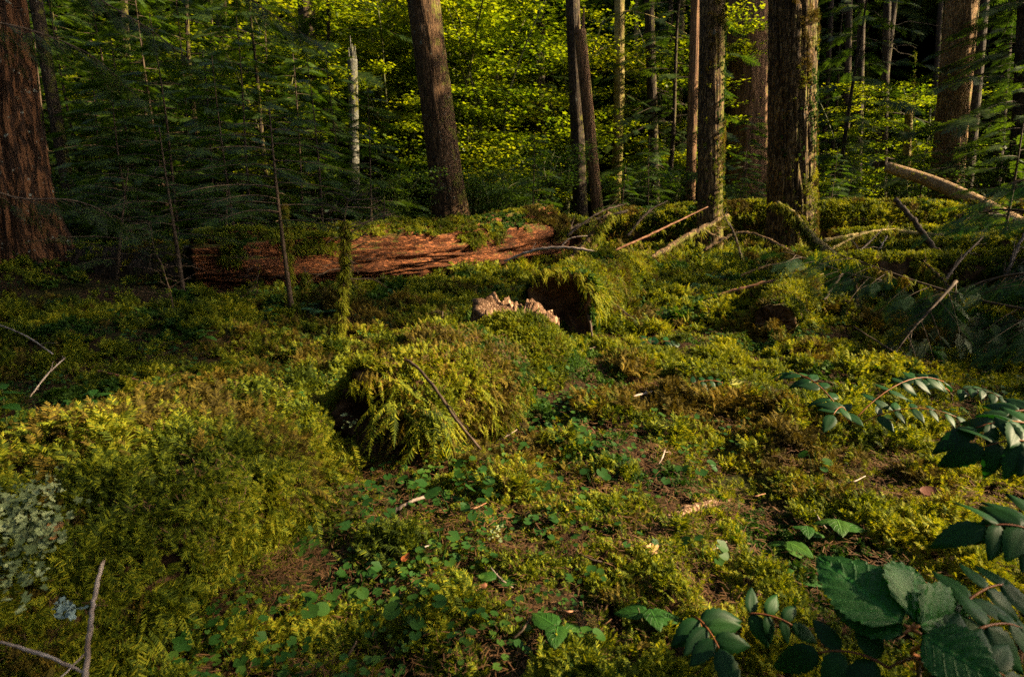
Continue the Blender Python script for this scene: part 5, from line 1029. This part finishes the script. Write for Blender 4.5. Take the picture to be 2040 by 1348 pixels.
grape_plant('low glossy shrub far right in the moss behind the mid-sized glossy shrub', on_ground(Gp(1900, 800)), [(W(1880, 775, 2.7), W(1800, 752, 2.8), 5, .08, k0(up=(0, -.4, 1))), (W(1900, 780, 2.65), W(1990, 790, 2.5), 4, .08, k0(up=(0, -.4, 1)))], .005)
grape_plant('low glossy shrub in the moss near the hollow log end', on_ground(Gp(1300, 700)), [(W(1300, 692, 3.9), W(1270, 672, 4.0), 2, .12, k0(up=(0, -.6, 1))), (W(1300, 692, 3.9), W(1335, 680, 3.9), 2, .11, k0(up=(0, -.6, 1)))], .004)
# broad soft leaves
def broad_leaf(parent, o0, base, tip, wid, up, teeth=.07, veins=6, curl=.12, stalk=None, mat='broad'):
    base, tip = np.array(base), np.array(tip); L_ = np.linalg.norm(tip - base); V, F = leaf_mesh(1, wid / L_, 33, .16, curl, 1, teeth * .6, .70, veins, 5, .022)
    A = Acc(); A.inst(V, [F], frames(norm(tip - base)[None], up=norm(np.array(up, float))[None]) * L_, (base - o0)[None]); lf = A.obj('leaf', M[mat], parent, smooth=True); set_luv(lf, 33, 5)
    if stalk is not None: B = Acc(); add_tube(B, twig_path(np.array(stalk) - o0, base - o0, .0030, .0018, .01, .02, 6, 1), .015, 6); B.obj('leaf_stalk', M['redstem'], lf, smooth=True)
ft = on_ground(Gp(1850, 1330)); tb = empty('thimbleberry', ft); tag(tb, 'plant with the biggest soft green serrated leaves, bottom right', 'plant'); hub = W(1815, 1252, .755)
for bs, tp, w_, up in [((1800, 1243, .76), (1640, 1098, .88), .062, (.2, -.8, .6)), ((1822, 1240, .76), (1838, 1128, .86), .060, (0, -.85, .55)), ((1832, 1246, .75), (1955, 1225, .82), .055, (.1, -.85, .5)), ((1835, 1262, .74), (1990, 1352, .66), .045, (.1, -.8, .6)), ((1800, 1262, .75), (1660, 1200, .84), .03, (0, -.6, .9))]:
    broad_leaf(tb, ft, W(*bs), W(*tp), w_, up, stalk=hub)
A = Acc(); add_tube(A, twig_path([0, 0, 0], hub - ft, .004, .003, 0, .02, 6, 3), .02, 7); A.obj('stem', M['redstem'], tb, smooth=True)
def leafy(label, u, v, leaves, seed, h=.16, name='broad_leaved_herb', group='broad leaved herbs', mat='herb_big'):
    f = on_ground(Gp(u, v)); root = empty(name, f); tag(root, label, 'herb', group); rs = np.random.default_rng(seed)
    A = Acc(); add_tube(A, twig_path([0, 0, 0], [rs.normal(0, .01), 0, h], .003, .0015, 0, .03, 5, seed), .02, 5); A.obj('stem', M['stem'], root, smooth=True)
    for q in range(leaves):
        a = q * 2.4 + rs.normal(0, .3); z = h * (.55 + .45 * (q + 1) / leaves); l = rs.uniform(.055, .085); b = np.array([0, 0, z]); t_ = b + [math.cos(a) * l, math.sin(a) * l, rs.uniform(-.25, .2) * l]
        L_ = np.linalg.norm(t_ - b); V, F = leaf_mesh(1, .36, 11, .2, .2, 1, .03, .62, 4, 3, .01); B = Acc(); B.inst(V, [F], frames((t_ - b)[None]) * L_, b[None]); set_luv(B.obj('leaf', M[mat], root, smooth=True), 11, 3)
    return root
for i, (u, v, k, h) in enumerate([(200, 860, 6, .2), (330, 850, 5, .14), (20, 870, 6, .24), (412, 690, 5, .12), (130, 640, 5, .2), (230, 650, 4, .16), (545, 660, 4, .2), (0, 950, 4, .1), (100, 900, 5, .12), (440, 780, 4, .1), (260, 910, 4, .1), (690, 800, 3, .1), (1560, 1120, 3, .07), (1600, 1100, 3, .09), (1580, 1175, 2, .05), (1700, 1010, 2, .05), (1290, 1270, 3, .08), (1660, 1080, 3, .08), (1940, 735, 5, .14), (1860, 725, 4, .1), (990, 1185, 2, .05), (1110, 1290, 3, .06)]):
    leafy('broad leaved herb ' + where(u, v, 'leafy'), u, v, k, 300 + i, h)
def round_herb(u, v, seed, n=5, r=.021, h=.07):
    f = on_ground(Gp(u, v)); root = empty('round_leaved_herb', f); tag(root, 'small herb with round green leaves, ' + where(u, v, 'round'), 'herb', 'round leaved herbs in the moss'); rs = np.random.default_rng(seed)
    for q in range(n):
        a = q * 2.4 + rs.normal(0, .4); o = rs.uniform(.015, .06); z = h * rs.uniform(.6, 1.2); p_ = np.array([math.cos(a) * o, math.sin(a) * o, z]); V, F = small_leaf(1, int(rs.choice([0, 5])), .14, 19); A = Acc(); dr = norm(np.array([math.cos(a), math.sin(a), rs.uniform(-.5, .1)]))
        A.inst(V, [F], frames(dr[None], up=np.array([[0, -.35, 1.]])) * r * rs.uniform(.75, 1.25), p_[None]); add_tube(A, twig_path([0, 0, -.01], p_, .0012, .0009, 0, .05, 4, seed + q), .02, 4, cap=False); A.obj('leaf', M['herb'], root, smooth=True)
for i, (u, v) in enumerate([(862, 960), (905, 955), (945, 975), (785, 985), (770, 965), (820, 1015), (985, 940), (1010, 945), (1035, 985), (1070, 960), (1100, 990), (955, 1010), (880, 1005), (950, 1055), (905, 1045), (600, 1085), (640, 1100), (600, 1265), (570, 1245), (655, 1205), (760, 1060), (790, 1100), (740, 1035), (1130, 900), (1160, 940), (1090, 870), (1180, 975), (1200, 905), (1060, 880), (1145, 850), (1240, 880), (1020, 1080), (880, 1130), (1260, 1100), (1330, 975), (1380, 985), (1000, 850), (1160, 800), (1110, 765), (1420, 880), (1300, 830), (1500, 800), (1460, 870), (720, 1160), (700, 1200), (540, 1325), (480, 1330), (830, 1270), (1230, 1180), (1165, 1330), (1410, 1150), (1750, 900), (1800, 860), (1620, 950), (400, 880), (360, 940), (300, 780), (500, 740), (560, 760), (620, 720)]):
    round_herb(u, v, 700 + i, 3 + i % 4, .011 + .003 * (i % 3), .05 + .02 * (i % 3))
# ferns
def fern_frond(parent, az, L_, rise, seed, mat='fern'):
    rs = np.random.default_rng(seed); A = Acc(); n_ = 22; t = np.linspace(0, 1, 9); hz = L_ * t * (1 - .1 * t); z = rise * L_ * (1.5 * t - 1.45 * t * t); P = np.stack([np.cos(az) * hz, np.sin(az) * hz, z], 1); add_tube(A, np.column_stack([P, .0025 * (1 - .8 * t) + .0005]), L_ / 9, 4, cap=False)
    V, F = leaf_mesh(1, .13, 5, .1, .1, 0, 0, .5, 0, 1)
    for q in range(n_):
        u = .12 + .86 * q / n_; c = np.array([np.interp(u, t, P[:, k]) for k in range(3)]); l = L_ * .24 * math.sin(math.pi * (.18 + .8 * u)) ; d = np.array([math.cos(az), math.sin(az), 0]); sd = np.array([-d[1], d[0], 0])
        for s in (-1, 1): A.inst(V, [F], frames((sd * s + d * .35 + [0, 0, -.12 + rs.normal(0, .06)])[None]) * l, c[None])
    A.obj('frond', M[mat], parent, smooth=False)
for i, (u, v, L_, n_) in enumerate([(1325, 540, .42, 7), (1370, 585, .48, 8), (1300, 590, .32, 6), (1420, 560, .36, 7), (1480, 540, .36, 6), (1270, 530, .3, 6), (1345, 625, .28, 6), (700, 600, .34, 6), (800, 590, .36, 7), (880, 600, .34, 6), (940, 560, .4, 7), (640, 620, .26, 5), (960, 600, .26, 5), (1040, 540, .34, 6), (845, 640, .2, 5), (150, 610, .26, 5), (1440, 620, .26, 6), (1530, 600, .24, 5)]):
    f = on_ground(Gp(u, v)); root = empty('fern', f); tag(root, 'small green fern ' + where(u, v, 'fern'), 'fern', 'ferns on the forest floor')
    for q in range(n_): fern_frond(root, q * 6.283 / n_ + i, L_ * random.uniform(.8, 1.1), random.uniform(.4, .8), 900 + i * 10 + q)

# fallen leaves, lichen
def lobed(seed):
    rs = np.random.default_rng(seed); a = np.linspace(-np.pi + .22, np.pi - .22, 41); r = .52 + .40 * np.abs(np.cos(a * 2.5)) ** 1.3 * (1 - .25 * np.abs(a) / np.pi) + rs.normal(0, .035, 41)
    V = np.column_stack([.5 + .6 * r * np.cos(a), .6 * r * np.sin(a), .10 * np.sin(a * 3 + 1) * r + .12 * rs.normal(0, .3, 41)]); V = np.vstack([[.42, 0, .0], V]); i = np.arange(1, 41)
    return V, np.column_stack([np.zeros(40, int), i, i + 1])
def fallen(name, u, v, L_, col, label, lob=False, az=0.0, tilt=.3, dz=.05, wid=.3, cat='fallen leaf', at=None):
    f = Gp(u, v, dz) if at is None else W(u, v, at); V, F = lobed(int(u)) if lob else leaf_mesh(1, wid, 14, -.2, -.2, 1, .05, .75, 5, 3, .02)
    Mx_ = frames(np.array([[math.cos(az), math.sin(az) * .9, tilt]]), up=np.array([[0, -.5, 1.]])) * L_
    A = Acc(); A.inst(V - [.5, 0, 0], [F], Mx_, np.zeros((1, 3))); k = 'leafcol' + name
    if k + str(col) not in M: M[k + str(col)] = leaf_mat('dead_leaf', [(.3, tuple(c * .7 for c in col)), (.7, col)], (1, 1, .8), .15, .7, .2, 40., .1)
    o = A.obj(name, M[k + str(col)], loc=f, smooth=True); tag(o, label, cat); return o
fallen('fallen_leaf', 1866, 1066, .055, (.62, .55, .47), 'single whitish dead leaf lying on the moss at lower right', az=2.2, tilt=.5, dz=.06)
fallen('fallen_leaf', 1300, 1092, .035, (.58, .36, .16), 'pinkish tan fallen maple leaf at bottom right of centre', True, az=.4, tilt=.1)
fallen('fallen_leaf', 1466, 762, .10, (.52, .50, .13), 'long flat yellow leaf on the moss right of a low glossy shrub', az=0.1, tilt=.0, dz=.09, wid=.22)
fallen('fallen_leaf', 1514, 1190, .03, (.20, .10, .06), 'small brown dead leaf above the two-rowed glossy shrub', True, az=1.4, tilt=.4)
fallen('fallen_leaf', 1848, 978, .06, (.16, .06, .035), 'dark red brown dead leaf in the moss by the right edge', az=.2, tilt=.05)
fallen('fallen_leaf', 98, 1055, .05, (.50, .26, .10), 'orange brown curled leaf lying on the lichen patch', True, az=.5, tilt=.2, at=1.08)
fallen('fallen_leaf', 808, 1110, .03, (.35, .10, .03), 'small orange leaf on the moss at centre left', az=.8, tilt=.3)
fallen('fallen_leaf', 1180, 1240, .025, (.50, .30, .06), 'tiny yellow orange leaf beside the dark rotten stick', True, az=.8, tilt=.3)
def lichen(label, pts, mat, n, sc, seed, spread):
    rs = np.random.default_rng(seed); c = np.mean(pts, axis=0); A = Acc(); V, F = small_leaf(1, 5, .35, 13)
    for p_ in pts:
        P = np.array(p_) + rs.normal(0, 1, (n, 3)) * spread; d = rs.normal(0, 1, (n, 3)) * [1, 1, .35]; A.inst(V * (1 + rs.normal(0, .18, V.shape)), [F], frames(d, up=np.tile([.1, -.5, 1.], (n, 1)), spin=rs.normal(0, .4, n)) * (sc * rs.uniform(.5, 1.4, n))[:, None, None], P - c)
    o = A.obj('lichen_patch', M[mat], loc=c); tag(o, label, 'lichen')
lichen('largest pale grey green lichen patch, on the log at the left edge', [W(u, v, y) for u, v, y in [(20, 1010, 1.03), (60, 985, 1.1), (15, 1060, .98), (75, 1040, 1.06), (45, 1095, .97), (30, 1150, .92)]], 'lichen', 70, .0062, 1, (.028, .035, .010))
lichen('smaller pale lichen patch behind the largest one, along the log crest', [W(u, v, y) for u, v, y in [(110, 965, 1.22), (150, 950, 1.28), (185, 965, 1.27)]], 'lichen', 34, .0075, 2, (.018, .02, .01))
lichen('small blue grey lichen tuft left of the upright pale stick', [W(132, 1212, .93)], 'lichen_blue', 22, .007, 3, (.009, .008, .008))
lichen('tiny whitish lichen tuft on the right end of the widest log', [W(690, 838, 2.02)], 'lichen', 12, .006, 4, (.02, .015, .015))
lichen('tiny yellowish lichen scrap on the ground at bottom centre', [on_ground(Gp(865, 1270), .03)], 'lichen', 12, .007, 5, (.02, .01, .004))
lichen('scrap of pale lichen hanging by the round leaves at centre', [on_ground(Gp(990, 1100), .05)], 'lichen', 14, .006, 6, (.01, .014, .012))
